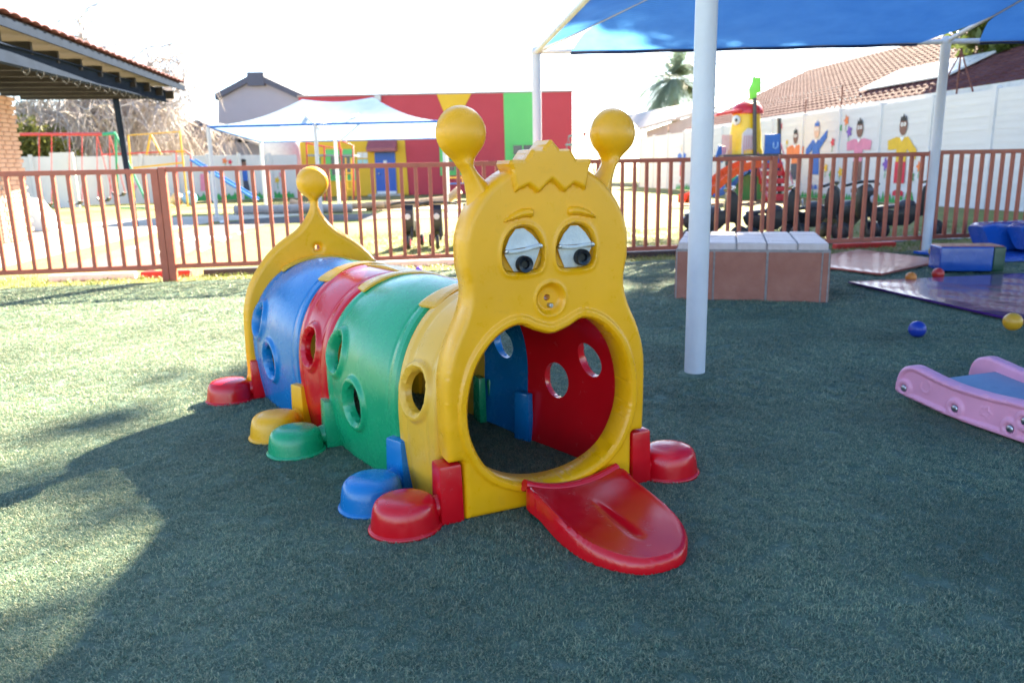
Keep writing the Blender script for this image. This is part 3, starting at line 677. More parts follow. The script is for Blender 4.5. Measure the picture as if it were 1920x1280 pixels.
soft_mat('floor_mat', [(3.19, 7.26), (3.58, 5.1), (5.75, 5.5), (5.2, 7.62)], .02, .026, vinyl('purple_vinyl', (.06, .013, .13), .13), 'glossy purple vinyl mat with the yellow ball at its edge', 'mat', wav=.007)
soft_mat('floor_mat', [(5.0, 9.6), (5.4, 8.6), (8.4, 8.9), (8.2, 9.95)], .02, .045, vinyl('blue_vinyl_mat', (.012, .09, .42), .25), 'flat bright blue vinyl mat under the blue foam cushions', 'mat', wav=.004)
BV = vinyl('blue_vinyl', (.006, .065, .32), .22); GV = vinyl('dark_green_vinyl', (.006, .05, .025), .35); OV = vinyl('salmon_top', (.45, .14, .09), .3)
t = thing('foam_block', 'oblong blue foam block with a dark green end and salmon top', 'foam block', (4.70, 7.98, .03), R_(-10))
MB().box((-.05, 0, .125), (.50, .33, .25)).build('blue_cover', BV, t, bevel=.018, seg=3, smooth=40)
MB().box((.255, 0, .125), (.11, .326, .246)).build('green_end_cover', GV, t, bevel=.016, seg=3, smooth=40)
MB().box((.0, 0, .252), (.58, .29, .012)).build('salmon_top_cover', OV, t, bevel=.004)
def cushion(loc, rot, d, label, sl=0.0):
    M = MB(); n = 14; vs = []
    for k in range(n + 1):
        for q in range(24):
            a = 2 * math.pi * q / 24; cx = math.copysign(abs(math.cos(a)) ** .45, math.cos(a)); cz = math.copysign(abs(math.sin(a)) ** .45, math.sin(a)); u = k / n
            e = 1 - .28 * abs(2 * u - 1) ** 8; wr = 1 + .025 * math.sin(7 * u * 6.28 + q) + .03 * math.sin(q * 1.7 + u * 9)
            vs.append((d[0] * (u - .5), d[1] / 2 * cx * e * wr + sl * d[2] * cz * .5, d[2] / 2 * (1 + cz * e * wr)))
    fs = [(k * 24 + q, k * 24 + (q + 1) % 24, (k + 1) * 24 + (q + 1) % 24, (k + 1) * 24 + q) for k in range(n) for q in range(24)] + [tuple(range(23, -1, -1)), tuple(n * 24 + q for q in range(24))]
    o = M.add(vs, fs).build('foam_cushion', BV, smooth=50); o.location = loc; o.rotation_euler.z = rot; tag(o, label, 'cushion', 'blue foam cushions by the fence')
cushion((6.35, 9.55, .06), R_(4), (1.25, .44, .33), 'rear blue wrinkled foam cushion leaning beside the canopy pole', .5)
cushion((6.55, 9.12, .06), R_(2), (1.2, .40, .35), 'front blue foam cushion with a pale worn top edge', .6)
def ball(px, py, r, col, label, z=0.0, grp='small play balls lying around'):
    p = gnd(px, py, r + z); nm = 'ball_' + label.split()[1]
    m = mat(nm, col, .3, .10, 6, .05, 60)
    b = MB().sphere((0, 0, 0), r, 28, 18).build('play_ball', m, smooth=80); b.location = (p.x, p.y, r + z); tag(b, label, 'ball', grp)
ball(1720, 617, .055, (.012, .035, .28), 'small blue ball alone on the turf above the pink rocker')
ball(1899, 603, .059, (.62, .30, .015), 'small yellow ball at the edge of the purple mat', .03)
ball(1708, 520, .051, (.70, .20, .02), 'small orange ball at the tip of the purple mat', .0)
ball(1759, 513, .056, (.52, .03, .02), 'small red ball in front of the blue foam block', .0)
ball(1750, 471, .054, (.60, .33, .02), 'small mustard ball behind the blue foam block', .04)
ball(1739, 459, .050, (.01, .25, .09), 'small green ball beside the foot of the white canopy pole')
ball(785, 506, .040, (.30, .12, .52), 'small violet ball near the fence behind the caterpillar')

# ------------------------------------------------------------------ pink rocker at the right edge
PNK = plastic('pink_plastic', (.76, .31, .44), .4); GRY = plastic('blue_grey_plastic', (.20, .28, .38), .45)
rk = thing('seesaw_rocker', 'pink plastic rocker with blue grey seat and round bolts at the right edge', 'rocker', (1.86, 3.60, 0), math.atan2(-.95, .31))
hp = [(.0, .045), (-.012, .085), (.0, .14), (.032, .178), (.085, .195), (.15, .187), (.24, .172), (.36, .162), (.50, .164), (.62, .172)]
lo = [(.62, .008), (.45, .008), (.30, .012), (.15, .026)]
pp = hp + [(1.24 - x, z) for x, z in reversed(hp[:-1])] + [(1.24 - x, z) for x, z in reversed(lo[1:])] + lo
fr_ = poly_sdf(catmull(pp, 5)); bolts = [(.04, .075), (.33, .058), (.60, .05), (.66, .10), (.92, .058), (1.2, .075)]
def rk_top(u, v, D):
    h = -fillet(D, .012) + .012 * sstep(D, .030, .018) + .0 * u
    for bx, bz_ in bolts:
        r = np.hypot(u - bx, v - bz_); h = np.maximum(h, -fillet(D, .012) + .012 * sstep(r, .050, .038)) - .010 * sstep(r, .024, .020)
    r = np.hypot((u - .16), (v - .112) * 1.0); h = h + .004 * np.exp(-((r - .028) / .0035) ** 2) * (np.abs(np.arctan2(v - .112, u - .16) - 1.9) > .6)
    a5 = np.arctan2(v - .085, u - .48); r5 = np.hypot(u - .48, v - .085); h = h + .004 * np.exp(-((r5 - .019 - .006 * np.cos(5 * a5)) / .0035) ** 2)
    return h
for s_, off in ((1, 0.0), (-1, .50)):
    p_ = sheet('side_panel', PNK, rk, (-.02, 1.26, 0, .21), .0055, fr_, (rk_top if s_ > 0 else (lambda u, v, D: -fillet(D, .012) + .012 * sstep(D, .030, .018))), (lambda u, v, D: -.055 + fillet(D, .01)), lambda u, v, H, off=off, s_=s_: np.stack([u, off - H * s_, v], 1), 45)
    if s_ > 0:
        for bx, bz_ in bolts:
            MB().lathe([(.001, .010), (.012, .0095), (.0165, .006), (.0180, .0), (.0180, -.01), (.001, -.01)], 18, (bx, -.001, bz_), Matrix.Rotation(math.pi / 2, 3, 'X')).build('bolt', MATS['steel_bolt'], p_, smooth=40)
st = [(.14, .135), (.26, .12), (.42, .108), (.62, .104), (.82, .108), (.98, .12), (1.1, .135)]; ns = len(st)
MB().add([(x, y, z) for x, z in st for y in (.05, .45)] + [(x, y, z - .03) for x, z in st for y in (.05, .45)],
         [(2 * i, 2 * i + 1, 2 * i + 3, 2 * i + 2) for i in range(ns - 1)] + [(2 * ns + 2 * i, 2 * ns + 2 * i + 2, 2 * ns + 2 * i + 3, 2 * ns + 2 * i + 1) for i in range(ns - 1)] + [(0, 2 * ns, 2 * ns + 1, 1), (2 * ns - 2, 2 * ns - 1, 4 * ns - 1, 4 * ns - 2)] + [(2 * i, 2 * i + 2, 2 * ns + 2 + 2 * i, 2 * ns + 2 * i) for i in range(ns - 1)] + [(2 * i + 1, 2 * ns + 1 + 2 * i, 2 * ns + 3 + 2 * i, 2 * i + 3) for i in range(ns - 1)]).build('seat', GRY, rk, smooth=50)
# ------------------------------------------------------------------ painted boundary wall on the right (precast posts and slats)
WU = Vector((-.134, .991, 0)); WN = Vector((-.991, -.134, 0))        # along the wall, and towards the playground
W0 = Vector((11.2, 18.5, 0)); WH = 2.72
WALLW = mat('white_wall_paint', (.60, .58, .58), .75, .05, .7, .25, 18, col2=(.72, .71, .73))
wall = thing('boundary_wall', 'tall white precast slat wall with painted children, right side of the playground', 'wall', W0, math.atan2(WU.y, WU.x))
posts = [-9.0, -6.7, -4.4, -2.2, -.02, 2.15, 4.32, 6.45, 8.72, 11.0, 13.3, 15.6, 17.9, 20.2, 22.5, 24.8, 27.2]
NS = 9; sh = WH / NS
pmst = MB().box((0, 0, WH / 2 + .03), (.13, .16, WH + .06)).build('m', WALLW, bevel=.012); pmd = pmst.data; C.objects.unlink(pmst)
smst = MB().box((0, 0, 0), (1.0, .05, sh - .0008)).box((0, .009, sh * .24), (1.0, .05, sh * .44)).box((0, .009, -sh * .24), (1.0, .05, sh * .44)).build('m', WALLW); smd = smst.data; C.objects.unlink(smst)
for i, s in enumerate(posts):
    link(bpy.data.objects.new('post', pmd), wall).location = (s, 0, 0)
    if i + 1 < len(posts):
        for k in range(NS):
            o = link(bpy.data.objects.new('slat', smd), wall); o.location = ((s + posts[i + 1]) / 2, rng.uniform(-.004, .004), (k + .5) * sh); o.scale = (posts[i + 1] - s - .11, 1, 1)
def wall_s(px):      # where a line of sight meets the wall
    d = ray(px, 330); n = WN; t = (W0.dot(n) - 0) / (d.dot(n)); p = Vector((d.x * t, d.y * t, 0)); return (p - W0).dot(WU)
def wpt(px, py):
    d = ray(px, py); o = Vector((0, 0, CAM_H)); t = ((W0 - o).dot(WN)) / d.dot(WN); p = o + d * t; return ((p - W0).dot(WU), p.z)
def paint(name, col): return mat('mural_' + name, col, .65, .10, 5, .1, 40)
MP = {'orange': paint('orange', (.75, .20, .06)), 'navy': paint('navy', (.05, .06, .10)), 'blue': paint('blue', (.03, .13, .50)), 'pink': paint('pink', (.70, .24, .36)), 'brown': paint('brown', (.20, .10, .08)), 'skin': paint('skin', (.21, .10, .07)), 'pale': paint('pale', (.62, .42, .33)),
      'yellow': paint('yellow', (.72, .45, .03)), 'red': paint('red', (.60, .03, .06)), 'green': paint('green', (.05, .32, .08)), 'white': paint('white', (.8, .8, .8)), 'black': paint('black', (.02, .02, .02)), 'purple': paint('purple', (.20, .09, .42))}
mk = list(MP)
def flat_on(parent, fmap, shapes, name, label=None):
    """flat painted shapes, each a thin skin of paint a few millimetres proud of the wall"""
    b = MB(); used = []; lay = .052
    for i, (cn, pts) in enumerate(shapes):
        if cn not in used: used.append(cn)
        b.cm = used.index(cn); y = lay + .0012 * (i + 1)
        q = [fmap(x, z, y) for x, z in pts]; b.add(q, [tuple(range(len(q)))])
    o = b.build(name, [MP[c] for c in used], parent, recalc=False)
    if label: tag(o, label)
    return o
def ell(cx, cz, rx, rz, n=16): return [(cx + rx * math.cos(2 * math.pi * i / n), cz + rz * math.sin(2 * math.pi * i / n)) for i in range(n)]
def kid(s, z0, h, shirt, pants, skin, hair, label, pose=0, dress=False):
    k = h / 1.9; S = []
    def T(pts): return [(s + x * k, z0 + z * k) for x, z in pts]
    def a(c, pts): S.append((c, T(pts)))
    a(shirt, [(-.20, .80), (.20, .80), (.20, 1.40), (-.20, 1.40)]) if not dress else a(shirt, [(-.24, .42), (.24, .42), (.18, 1.40), (-.18, 1.40)])
    lft = -.02 if pose == 0 else .30 * (pose == 1) - .28 * (pose == 2); rgt = -.02 if pose in (0, 2) else -.22
    a(shirt, [(-.20, 1.12), (-.20, 1.42), (-.58, 1.36 + lft), (-.55, 1.13 + lft)]); a(shirt, [(.20, 1.12), (.55, 1.13 + rgt), (.58, 1.36 + rgt), (.20, 1.42)])
    if not dress:
        a(pants, [(-.21, .30), (-.02, .30), (0, .55), (.02, .30), (.21, .30), (.21, .82), (-.21, .82)])
    for q in (-1, 1):
        a('orange' if shirt == 'orange' else pants, [(q * .03, 0), (q * .22, 0), (q * .20, .10), (q * .10, .14), (q * .03, .10)])
    a(skin, ell(0, 1.66, .15, .22)); a('white', ell(-.055, 1.70, .045, .05, 10)); a('white', ell(.055, 1.70, .045, .05, 10)); a('black', ell(-.05, 1.70, .016, .02, 8)); a('black', ell(.05, 1.70, .016, .02, 8))
    a('white', [(-.09, 1.40), (.09, 1.40), (0, 1.30)])
    a(hair, [(-.13, 1.78), (-.10, 1.90), (-.05, 1.86), (0, 1.96), (.05, 1.86), (.10, 1.90), (.13, 1.78)])
    flat_on(wall, lambda x, z, y: (x, y, z), S, 'painted_child', label)
kid(wpt(1492, 300)[0], .28, 2.0, 'orange', 'navy', 'skin', 'black', 'painted child in an orange shirt and navy trousers', 0)
kid(wpt(1531, 300)[0], .30, 2.15, 'blue', 'blue', 'pale', 'blue', 'painted child in a long blue dress with one arm raised', 1, True)
kid(wpt(1611, 300)[0], .25, 2.12, 'pink', 'brown', 'skin', 'black', 'painted child in a pink shirt and brown trousers', 0)
kid(wpt(1692, 300)[0], .22, 2.12, 'yellow', 'red', 'skin', 'black', 'painted child in a yellow shirt and red trousers', 2)
kid(wpt(1280, 300)[0], .35, 1.9, 'blue', 'red', 'pale', 'white', 'painted child in blue and red far along the wall', 0)
S = []; x0, x1 = wpt(1720, 350)[0], wpt(1275, 350)[0]; x = x0
while x < x1:
    w = rng.uniform(.25, .5); h_ = rng.uniform(.12, .28); S.append(('green', [(x, .02), (x + w + .12, .02), (x + w * .9, h_ * .6), (x + w * .7, h_ + .12), (x + w * .5, h_ * .55), (x + w * .3, h_ + .08), (x + w * .1, h_ * .5)])); x += w
flat_on(wall, lambda x, z, y: (x, y - .0005 * (hash((round(x, 3), round(z, 3))) % 3), z), S, 'painted_grass')
for px, py, c, r in ((1467, 237, 'red', .09), (1478, 267, 'yellow', .07), (1590, 226, 'orange', .11), (1595, 247, 'purple', .12), (1578, 240, 'green', .09), (1564, 267, 'red', .10), (1468, 310, 'purple', .10), (1551, 315, 'yellow', .10), (1578, 323, 'yellow', .11), (1664, 308, 'purple', .13), (1727, 312, 'orange', .10), (1712, 332, 'green', .10), (1560, 328, 'green', .09), (1255, 240, 'pale', .1)):
    s, z = wpt(px, py)
    flat_on(wall, lambda x, z_, y: (x, y, z_), [(c, [(s + r * math.cos(t) * (1 + .35 * math.cos(5 * t)), z + r * 1.2 * math.sin(t) * (1 + .35 * math.cos(5 * t))) for t in np.linspace(0, 6.283, 21)[:-1]]), ('green', [(s - .012, z - r * 1.2), (s + .012, z - r * 1.2), (s + .03, z - r * 3), (s + .0, z - r * 3)])], 'painted_flower')
IRON = mat('rusty_iron', (.16, .05, .035), .7, .3, 12)
for s, hh in ((6.5, .75), (8.7, .5), (13.3, .7), (17.9, .7), (22.5, .6)):
    MB().tube([(s, 0, WH - .2), (s, 0, WH + hh)], .02, 8).build('iron_spike', IRON, wall)
s = wpt(1795, 170)[0]
MB().tube([(s - .55, 0, WH), (s, 0, WH + 1.0), (s + .75, 0, WH)], .022, 8).tube([(s, 0, WH + 1.05), (s + .02, 0, WH)], .022, 8).build('iron_bracket', IRON, wall)

# ------------------------------------------------------------------ tiled house behind the wall
TILE = mat('terracotta_roof_tile', (.11, .043, .047), .85, .3, 2.2, .2, 20, spec=.1, col2=(.17, .085, .09))
PLAS = mat('cream_plaster', (.55, .50, .44), .8, .08, 2)
def tiled_roof(name, parent, M, W, L, row=.34, col=.30, seg=6):
    """courses of pan tiles: x along the eave, y up the slope; every course overlaps the one below"""
    nr = int(L / row); nc = int(W / col); b = MB(); vs = []; fs = []
    prof = [(i / seg, .035 * max(0, math.sin(math.pi * min(1, i / seg * 1.6))) ** .8) for i in range(seg)]
    xs = [(c + p[0]) * col for c in range(nc) for p in prof] + [nc * col]; hs = [p[1] for c in range(nc) for p in prof] + [0]
    n = len(xs)
    for r in range(nr):
        o = len(vs); dx = .5 * col * (r % 2) * 0
        jz = rng.uniform(-.004, .004)
        for yy, up in ((r * row, .05), ((r + 1) * row + .03, .012)):
            for x, h_ in zip(xs, hs): vs.append(M @ Vector((x + dx, yy, h_ + up + jz)))
        for x, h_ in zip(xs, hs): vs.append(M @ Vector((x + dx, r * row, h_ + .018 + jz)))
        for i in range(n - 1):
            fs.append((o + i, o + i + 1, o + n + i + 1, o + n + i)); fs.append((o + 2 * n + i, o + 2 * n + i + 1, o + i + 1, o + i))
    b.add(vs, fs); o = b.build(name, TILE, parent, recalc=False); return o
house = thing('tiled_house', 'house with a long reddish tiled roof rising behind the painted wall', 'house', (12.6, 14, 0))
hx = Vector((14.6, 14.0, 2.75)); slope = R_(24); hy = Vector((.991, .134, 0))
def frame(o, xa, ya):
    z = xa.cross(ya); return Matrix(((xa.x, ya.x, z.x, o.x), (xa.y, ya.y, z.y, o.y), (xa.z, ya.z, z.z, o.z), (0, 0, 0, 1)))
dir_up = (hy * math.cos(slope) + Vector((0, 0, math.sin(slope)))).normalized()
eave0 = Vector((12.75, 9.5, 2.85)); HL = 30.0
MM = Matrix.Translation(-house.location) @ frame(eave0 + WU * HL, -WU, dir_up)
roof = tiled_roof('roof', house, MM, HL, 6.9); tag(roof, 'reddish tiled roof slope facing the playground', kind='stuff')
MB().box((0, 0, 0), (HL, .05, .2), None).build('gutter', mat('white_gutter', (.6, .6, .6), .5), house).matrix_local = Matrix.Translation(-house.location) @ frame(eave0 + WU * HL / 2 - hy * .04 + Vector((0, 0, -.08)), WU, hy)
b = MB(); b.box((HL / 2, 4.2, 1.3), (HL - .4, 7.2, 2.8)); b.prism([(.2, .6, 2.7), (.2, 5.8, 2.7 + 2.3), (.2, 11, 2.7)], (HL - .4, 0, 0)); wb = b.build('house_wall', PLAS, house); wb.matrix_local = Matrix.Translation(-house.location) @ frame(Vector((eave0.x, eave0.y, 0)), WU, Vector((.991, .134, 0)) * 1.0)
# back slope of the roof
dn = (-hy * math.cos(slope) + Vector((0, 0, math.sin(slope)))).normalized(); e2 = eave0 + hy * (2 * 6.9 * math.cos(slope))
MB().quad((0, 0, .02), (HL, 0, .02), (HL, 6.9, .02), (0, 6.9, .02)).build('rear_roof_slope', TILE, house).matrix_local = Matrix.Translation(-house.location) @ frame(e2, WU, dn)
sp = MB().box((0, 0, 0), (4.2, 1.5, .06)).build('solar_panel', mat('white_panel', (.8, .8, .82), .25, .03, 2), house, bevel=.01); pc = eave0 + WU * 14.6 + dir_up * 1.7 + Vector((0, 0, .16)); sp.matrix_local = Matrix.Translation(-house.location) @ frame(pc, WU, dir_up)

# beige house further down, palm behind it
h2 = thing('beige_house', 'low beige house with a pale sheet roof and downpipe beyond the white wall', 'house', (10.5, 52, 0))
RW = mat('pale_sheet_roof', (.40, .36, .32), .6, .1, .8); BE = mat('beige_boarding', (.36, .31, .29), .8, .1, .6)
a, b2 = at(1195, 262, 55), at(1326, 262, 46); e1, e2_ = at(1212, 246, 55), at(1326, 208, 46); r1, r2 = at(1196, 215, 60), at(1330, 188, 52)
v = lambda p, z=None: (p.x - h2.location.x, p.y - h2.location.y, (p.z if z is None else z))
b = MB(); b.prism([v(e1, 0), v(e2_, 0), v(e2_), v(e1)], (3.0, 3.5, 0)); b.build('boarded_wall', BE, h2)
b = MB(); b.prism([v(e1 + Vector((-.5, -.4, .05))), v(e2_ + Vector((.4, -.6, .05))), v(r2 + Vector((.4, 2, 0))), v(r1 + Vector((-.5, 2, 0)))], (0, 0, .15)); b.build('roof', RW, h2)
b = MB(); g0 = at(1262, 222, 50); b.tube([v(g0), v(g0 + Vector((.5, 0, -.15))), v(g0 + Vector((.7, .2, -.6))), v(g0 + Vector((.7, .2, -2.5)), 0.2)], .07, 8); b.build('downpipe', mat('white_gutter', (.6, .6, .6), .5), h2)
pr = thing('lean_to_roof', 'small reddish tiled roof edge with a white beam beyond the play tower', 'roof', (0, 0, 0))
q = [at(1330, 240, 38), at(1500, 205, 30), at(1500, 222, 29), at(1330, 254, 37)]
MB().prism([tuple(p) for p in q], (1.4, .3, .5)).build('tiled_slope', TILE, pr)

def leaf_cloud(b, centers, n, size, seed, flat_=1.0, droop=0.0, clip=None):
    r = np.random.default_rng(seed); k = len(centers)
    for i in range(n):
        c = centers[r.integers(k)]; d = r.normal(size=3); d /= np.linalg.norm(d) + 1e-9; rad = c[3] * r.uniform() ** (.42)
        p = np.array(c[:3]) + d * rad * np.array([1, 1, flat_])
        a = r.normal(size=3); a /= np.linalg.norm(a) + 1e-9; u = np.cross(a, r.normal(size=3)); u /= np.linalg.norm(u) + 1e-9; s = size * r.uniform(.6, 1.3)
        b.add([p - a * s, p + u * s * .42, p + a * s, p - u * s * .42], [(0, 1, 2, 3)])
LEAF = mat('leaf_green', (.045, .085, .018), .55, .3, .7, trans=.3, col2=(.13, .16, .03))
BARK = mat('tree_bark', (.16, .12, .09), .9, .3, 5, .5, 20)
def branch_path(p, d, L, n, r, bend=.25, up=.0):
    pts = [np.array(p, float)]; d = np.array(d, float)
    for i in range(n):
        d = d + r.normal(size=3) * bend + np.array([0, 0, up]); d /= np.linalg.norm(d); pts.append(pts[-1] + d * L / n)
    return pts, d
# tall evergreen behind the tiled house's near corner; its crown shades the play yard
ev = thing('evergreen_tree', 'tall leafy green tree at the right edge behind the white wall', 'tree', (14.6, 22.4, 0))
r = np.random.default_rng(5); b = MB(); cl = []
b.tube([(0, 0, -.1), (.1, .05, 3), (-.1, .1, 7), (.1, 0, 12), (0, .1, 16)], [.42, .34, .27, .17, .05], 12)
for i in range(44):
    z = 2.8 + 14.0 * (i / 44); a = i * 2.4; Lr = 1.0 if z < 4.6 else (min(5.6, 1.4 + (z - 4.6) * 1.8) if z < 9.5 else 5.6 * math.sqrt(max(.03, 1 - ((z - 9.5) / 8.2) ** 2)))
    pts, d = branch_path((0, 0, z), (math.cos(a), math.sin(a), .2), Lr * .9, 5, r, .10, .03); b.tube(pts, list(np.linspace(.10, .02, 6)), 6)
    for j in (2, 3, 4, 5): cl.append((*pts[j], .5 if z < 4.6 else .62 + .15 * j))
b.build('trunk', BARK, ev, smooth=50)
b = MB(); leaf_cloud(b, cl, 70000, .21, 8, .8); b.build('crown', LEAF, ev, recalc=False)
# palm
pa = thing('palm_tree', 'hazy green palm tree above the beige house roof', 'tree', (at(1262, 250, 66).x, 66, 0))
PALM = mat('palm_leaf', (.15, .21, .17), .6, .25, 1, trans=.35); b = MB(); b.tube([(0, 0, 0), (.2, 0, 4), (0, 0, 8.0)], [.35, .28, .3], 10); b.build('trunk', BARK, pa, smooth=50)
r = np.random.default_rng(11); b = MB()
for i in range(60):
    a = r.uniform(0, 6.28); el = r.uniform(-.35, 1.45); L = r.uniform(4.0, 5.6); p = np.array([0, 0, 8.0]); d = np.array([math.cos(a) * math.cos(el), math.sin(a) * math.cos(el), math.sin(el)]); n = 12; pts = [p]
    for j in range(n): d = d + np.array([0, 0, -.15]); d /= np.linalg.norm(d); p = p + d * L / n; pts.append(p)
    for j in range(2, n + 1):
        t = pts[j] - pts[j - 1]; t /= np.linalg.norm(t); s = np.cross(t, [0, 0, 1]); s /= np.linalg.norm(s) + 1e-9
        for q in (-1, 1):
            for f_ in (.0, .5):
                o = pts[j] - t * f_ * L / n; e = o + (s * q * .75 + t * .5 - np.array([0, 0, .28])) * 1.0 * (1.1 - .5 * j / n); w = t * .09
                b.add([o - w, o + w, e], [(0, 1, 2)])
b.build('crown', PALM, pa, recalc=False)

# ------------------------------------------------------------------ ride-on bikes
BLK = plastic('black_plastic', (.014, .015, .02), .34); DGY = plastic('dark_grey_plastic', (.06, .062, .07), .4); PKR = plastic('pink_wheel_plastic', (.62, .02, .14), .35)
def make_bike(hub):
    t = thing('ride_on_bike', 'x', 'ride-on bike')
    Y = Matrix.Rotation(math.pi / 2, 3, 'X')
    b = MB(); b.prism([(-.36, -.09, .24), (-.40, -.09, .34), (-.33, -.09, .40), (-.10, -.09, .36), (.02, -.09, .44), (.16, -.09, .46), (.20, -.09, .30), (.06, -.09, .17), (-.22, -.09, .16)], (0, .18, 0)); b.build('body', BLK, t, bevel=.018, seg=2, smooth=50)
    MB().sphere((.02, 0, .415), .095, 16, 10, (1.3, .85, 1.0)).build('tank', DGY, t, smooth=80)
    MB().box((-.22, 0, .405), (.28, .17, .05), (0, -.12, 0)).build('seat', DGY, t, bevel=.02, seg=3, smooth=50)
    b = MB(); b.prism([(.17, -.085, .30), (.16, -.085, .52), (.19, -.085, .68), (.26, -.085, .72), (.33, -.085, .64), (.34, -.085, .45), (.31, -.085, .28)], (0, .17, 0)); b.build('front_fairing', BLK, t, bevel=.016, seg=2, smooth=50)
    MB().tube([(.20, -.33, .71), (.27, -.14, .75), (.28, 0, .75), (.27, .14, .75), (.20, .33, .71)], .02, 10).build('handlebar', BLK, t, smooth=60)
    MB().lathe([(.001, .02), (.045, .018), (.05, 0), (.001, -.01)], 16, (.36, 0, .53), Matrix.Rotation(math.pi / 2, 3, 'Y')).build('headlamp', mat('lamp_white', (.6, .6, .62), .2), t, smooth=40)
    for q in (-1, 1): MB().tube([(.30, q * .055, .40), (.36, q * .055, .15)], .018, 8).build('fork', BLK, t, smooth=60)
    for x, y, rr, w in ((.37, 0, .125, .06), (-.27, -.13, .105, .06), (-.27, .13, .105, .06)):
        wh = MB().lathe([(.06, -w / 2), (rr * .8, -w / 2), (rr * .97, -w * .3), (rr, 0), (rr * .97, w * .3), (rr * .8, w / 2), (.06, w / 2)], 22, (x, y, rr), Y).build('wheel', BLK, t, smooth=40)
        MB().lathe([(.001, -w * .55), (.05, -w * .52), (rr * .55, -w * .42), (rr * .55, w * .42), (.05, w * .52), (.001, w * .55)], 16, (x, y, rr), Y).build('hub', hub, wh, smooth=40)
    return t
proto = make_bike(DGY); proto2 = make_bike(PKR)
BK = [(proto, 2.98, 11.55, -8, 1.10, 'first black ride-on bike in the fence row, showing behind the middle of the bench'), (None, 3.95, 11.75, -14, 1.10, 'second black ride-on bike from the left in the row behind the fence'), (None, 4.62, 11.95, -35, 1.15, 'black ride-on bike with raised front in the middle of the row'),
      (None, 5.22, 12.1, -60, 1.15, 'black ride-on bike turned towards us, fourth in the row'), (None, 6.05, 12.0, -20, 1.15, 'black ride-on bike at the right end of the row, behind the white canopy pole'),
      (proto2, -1.50, 11.95, -92, .92, 'black ride-on bike with pink wheel hub, left of the pair facing us'), (2, -1.10, 11.9, -86, .92, 'black ride-on bike with pink wheel hub, right of the pair facing us'), (2, -.62, 12.05, -90, .92, 'black ride-on bike mostly hidden behind the left edge of the yellow face')]
for src, x, y, a, sc, lab in BK:
    o = src if isinstance(src, bpy.types.Object) else copy_tree(proto2 if src == 2 else proto)
    o.location = (x, y, -.012); o.rotation_euler.z = R_(a); o.scale = (sc, sc, sc); o['label'] = lab; o['group'] = 'ride-on bikes parked behind the fence'

# ------------------------------------------------------------------ colourful nursery building
PRED = mat('red_wall_paint', (.46, .05, .07), .8, .05, .6, .1, 8); PYEL = mat('yellow_wall_paint', (.72, .43, .03), .8, .05, .6, .1, 8); PGRN = mat('green_wall_paint', (.14, .52, .16), .8, .05, .6, .1, 8); PBLU = mat('blue_door_paint', (.01, .09, .42), .4, .06, 2); AWN = mat('faded_red_awning', (.32, .10, .11), .7, .1, 3)
GLS = mat('window_glass', (.05, .06, .07), .08, .2, 1)
nb = thing('nursery_building', 'flat roofed nursery painted red, yellow and green with a blue door', 'building', (0, 39, 0))
XL, XR, BH = -10.05, 3.12, 4.72
b = MB(); b.box(((XL + XR) / 2, 3, BH / 2), (XR - XL, 6, BH)); b.build('wall', PRED, nb)
MB().box((XR + .012, 3, BH / 2), (.02, 5.9, BH - .02)).build('added_side_cladding', PLAS, nb)  # unseen cream cladding added to stop red bounce light reaching the boundary wall
def band(nm, m, pts, y=-.012): MB().prism([(x, y, z) for x, z in pts], (0, -.02, 0)).build(nm, m, nb)
X_ = lambda px, py=330: at(px, py, 39).x; Z_ = lambda px, py: at(px, py, 39).z
band('yellow_panel', PYEL, [(X_(570), 0), (X_(765), 0), (X_(762), 2.62), (X_(566), 2.62)])
band('yellow_triangle', PYEL, [(X_(819, 178), BH), (X_(884, 178), BH), (X_(856), 3.3), (X_(845), 3.3)])
band('green_panel', PGRN, [(X_(948), 0.9), (X_(1003), .9), (X_(1001), BH), (X_(947), BH)])
band('green_window_surround', PGRN, [(X_(613), .75), (X_(668), .75), (X_(668), 2.25), (X_(613), 2.25)], -.034)
band('green_window_surround', PGRN, [(X_(826), .9), (X_(880), .9), (X_(880), 2.35), (X_(826), 2.35)], -.034)
def window(x0, x1, z0, z1, n=2):
    w = MB(); 
    for x in np.linspace(x0, x1, n + 1): w.box((x, -.075, (z0 + z1) / 2), (.06, .06, z1 - z0 + .06))
    for z in (z0, (z0 + z1) / 2, z1): w.box(((x0 + x1) / 2, -.078, z), (x1 - x0, .06, .05))
    o = w.build('window', PGRN, nb)
    for i in range(n):
        for k in range(2): MB().box((x0 + (x1 - x0) * (i + .5) / n, -.062, z0 + (z1 - z0) * (k + .5) / 2), ((x1 - x0) / n - .06, .01, (z1 - z0) / 2 - .05)).build('pane', GLS, o)
window(X_(622), X_(660), 1.0, 2.0); window(X_(834), X_(874), 1.1, 2.1); window(X_(962), X_(1000), 1.3, 2.3)
dr = MB().box(((X_(705) + X_(743)) / 2, -.06, 1.05), (X_(743) - X_(705), .06, 2.05)).build('door', PBLU, nb, bevel=.01)
MB().box(((X_(705) + X_(743)) / 2, -.096, 1.55), (.16, .012, .25)).build('notice', WPAINT, dr); MB().box(((X_(705) + X_(743)) / 2, -.096, .12), (X_(743) - X_(705) - .06, .012, .16)).build('kick_plate', WPAINT, dr); MB().sphere((X_(707) + .12, -.12, 1.05), .05, 10, 6).build('handle', MATS['steel_bolt'], dr)
MB().box(((X_(705) + X_(743)) / 2, -.4, .03), (1.6, .8, .10)).build('door_step', CONC, nb)
b = MB(); x0, x1 = X_(694), X_(748); b.prism([(x0, -.03, 2.65), (x0, -.7, 2.25), (x0, -.7, 2.1), (x0, -.03, 2.1)], (x1 - x0, 0, 0)); b.build('door_awning', AWN, nb)
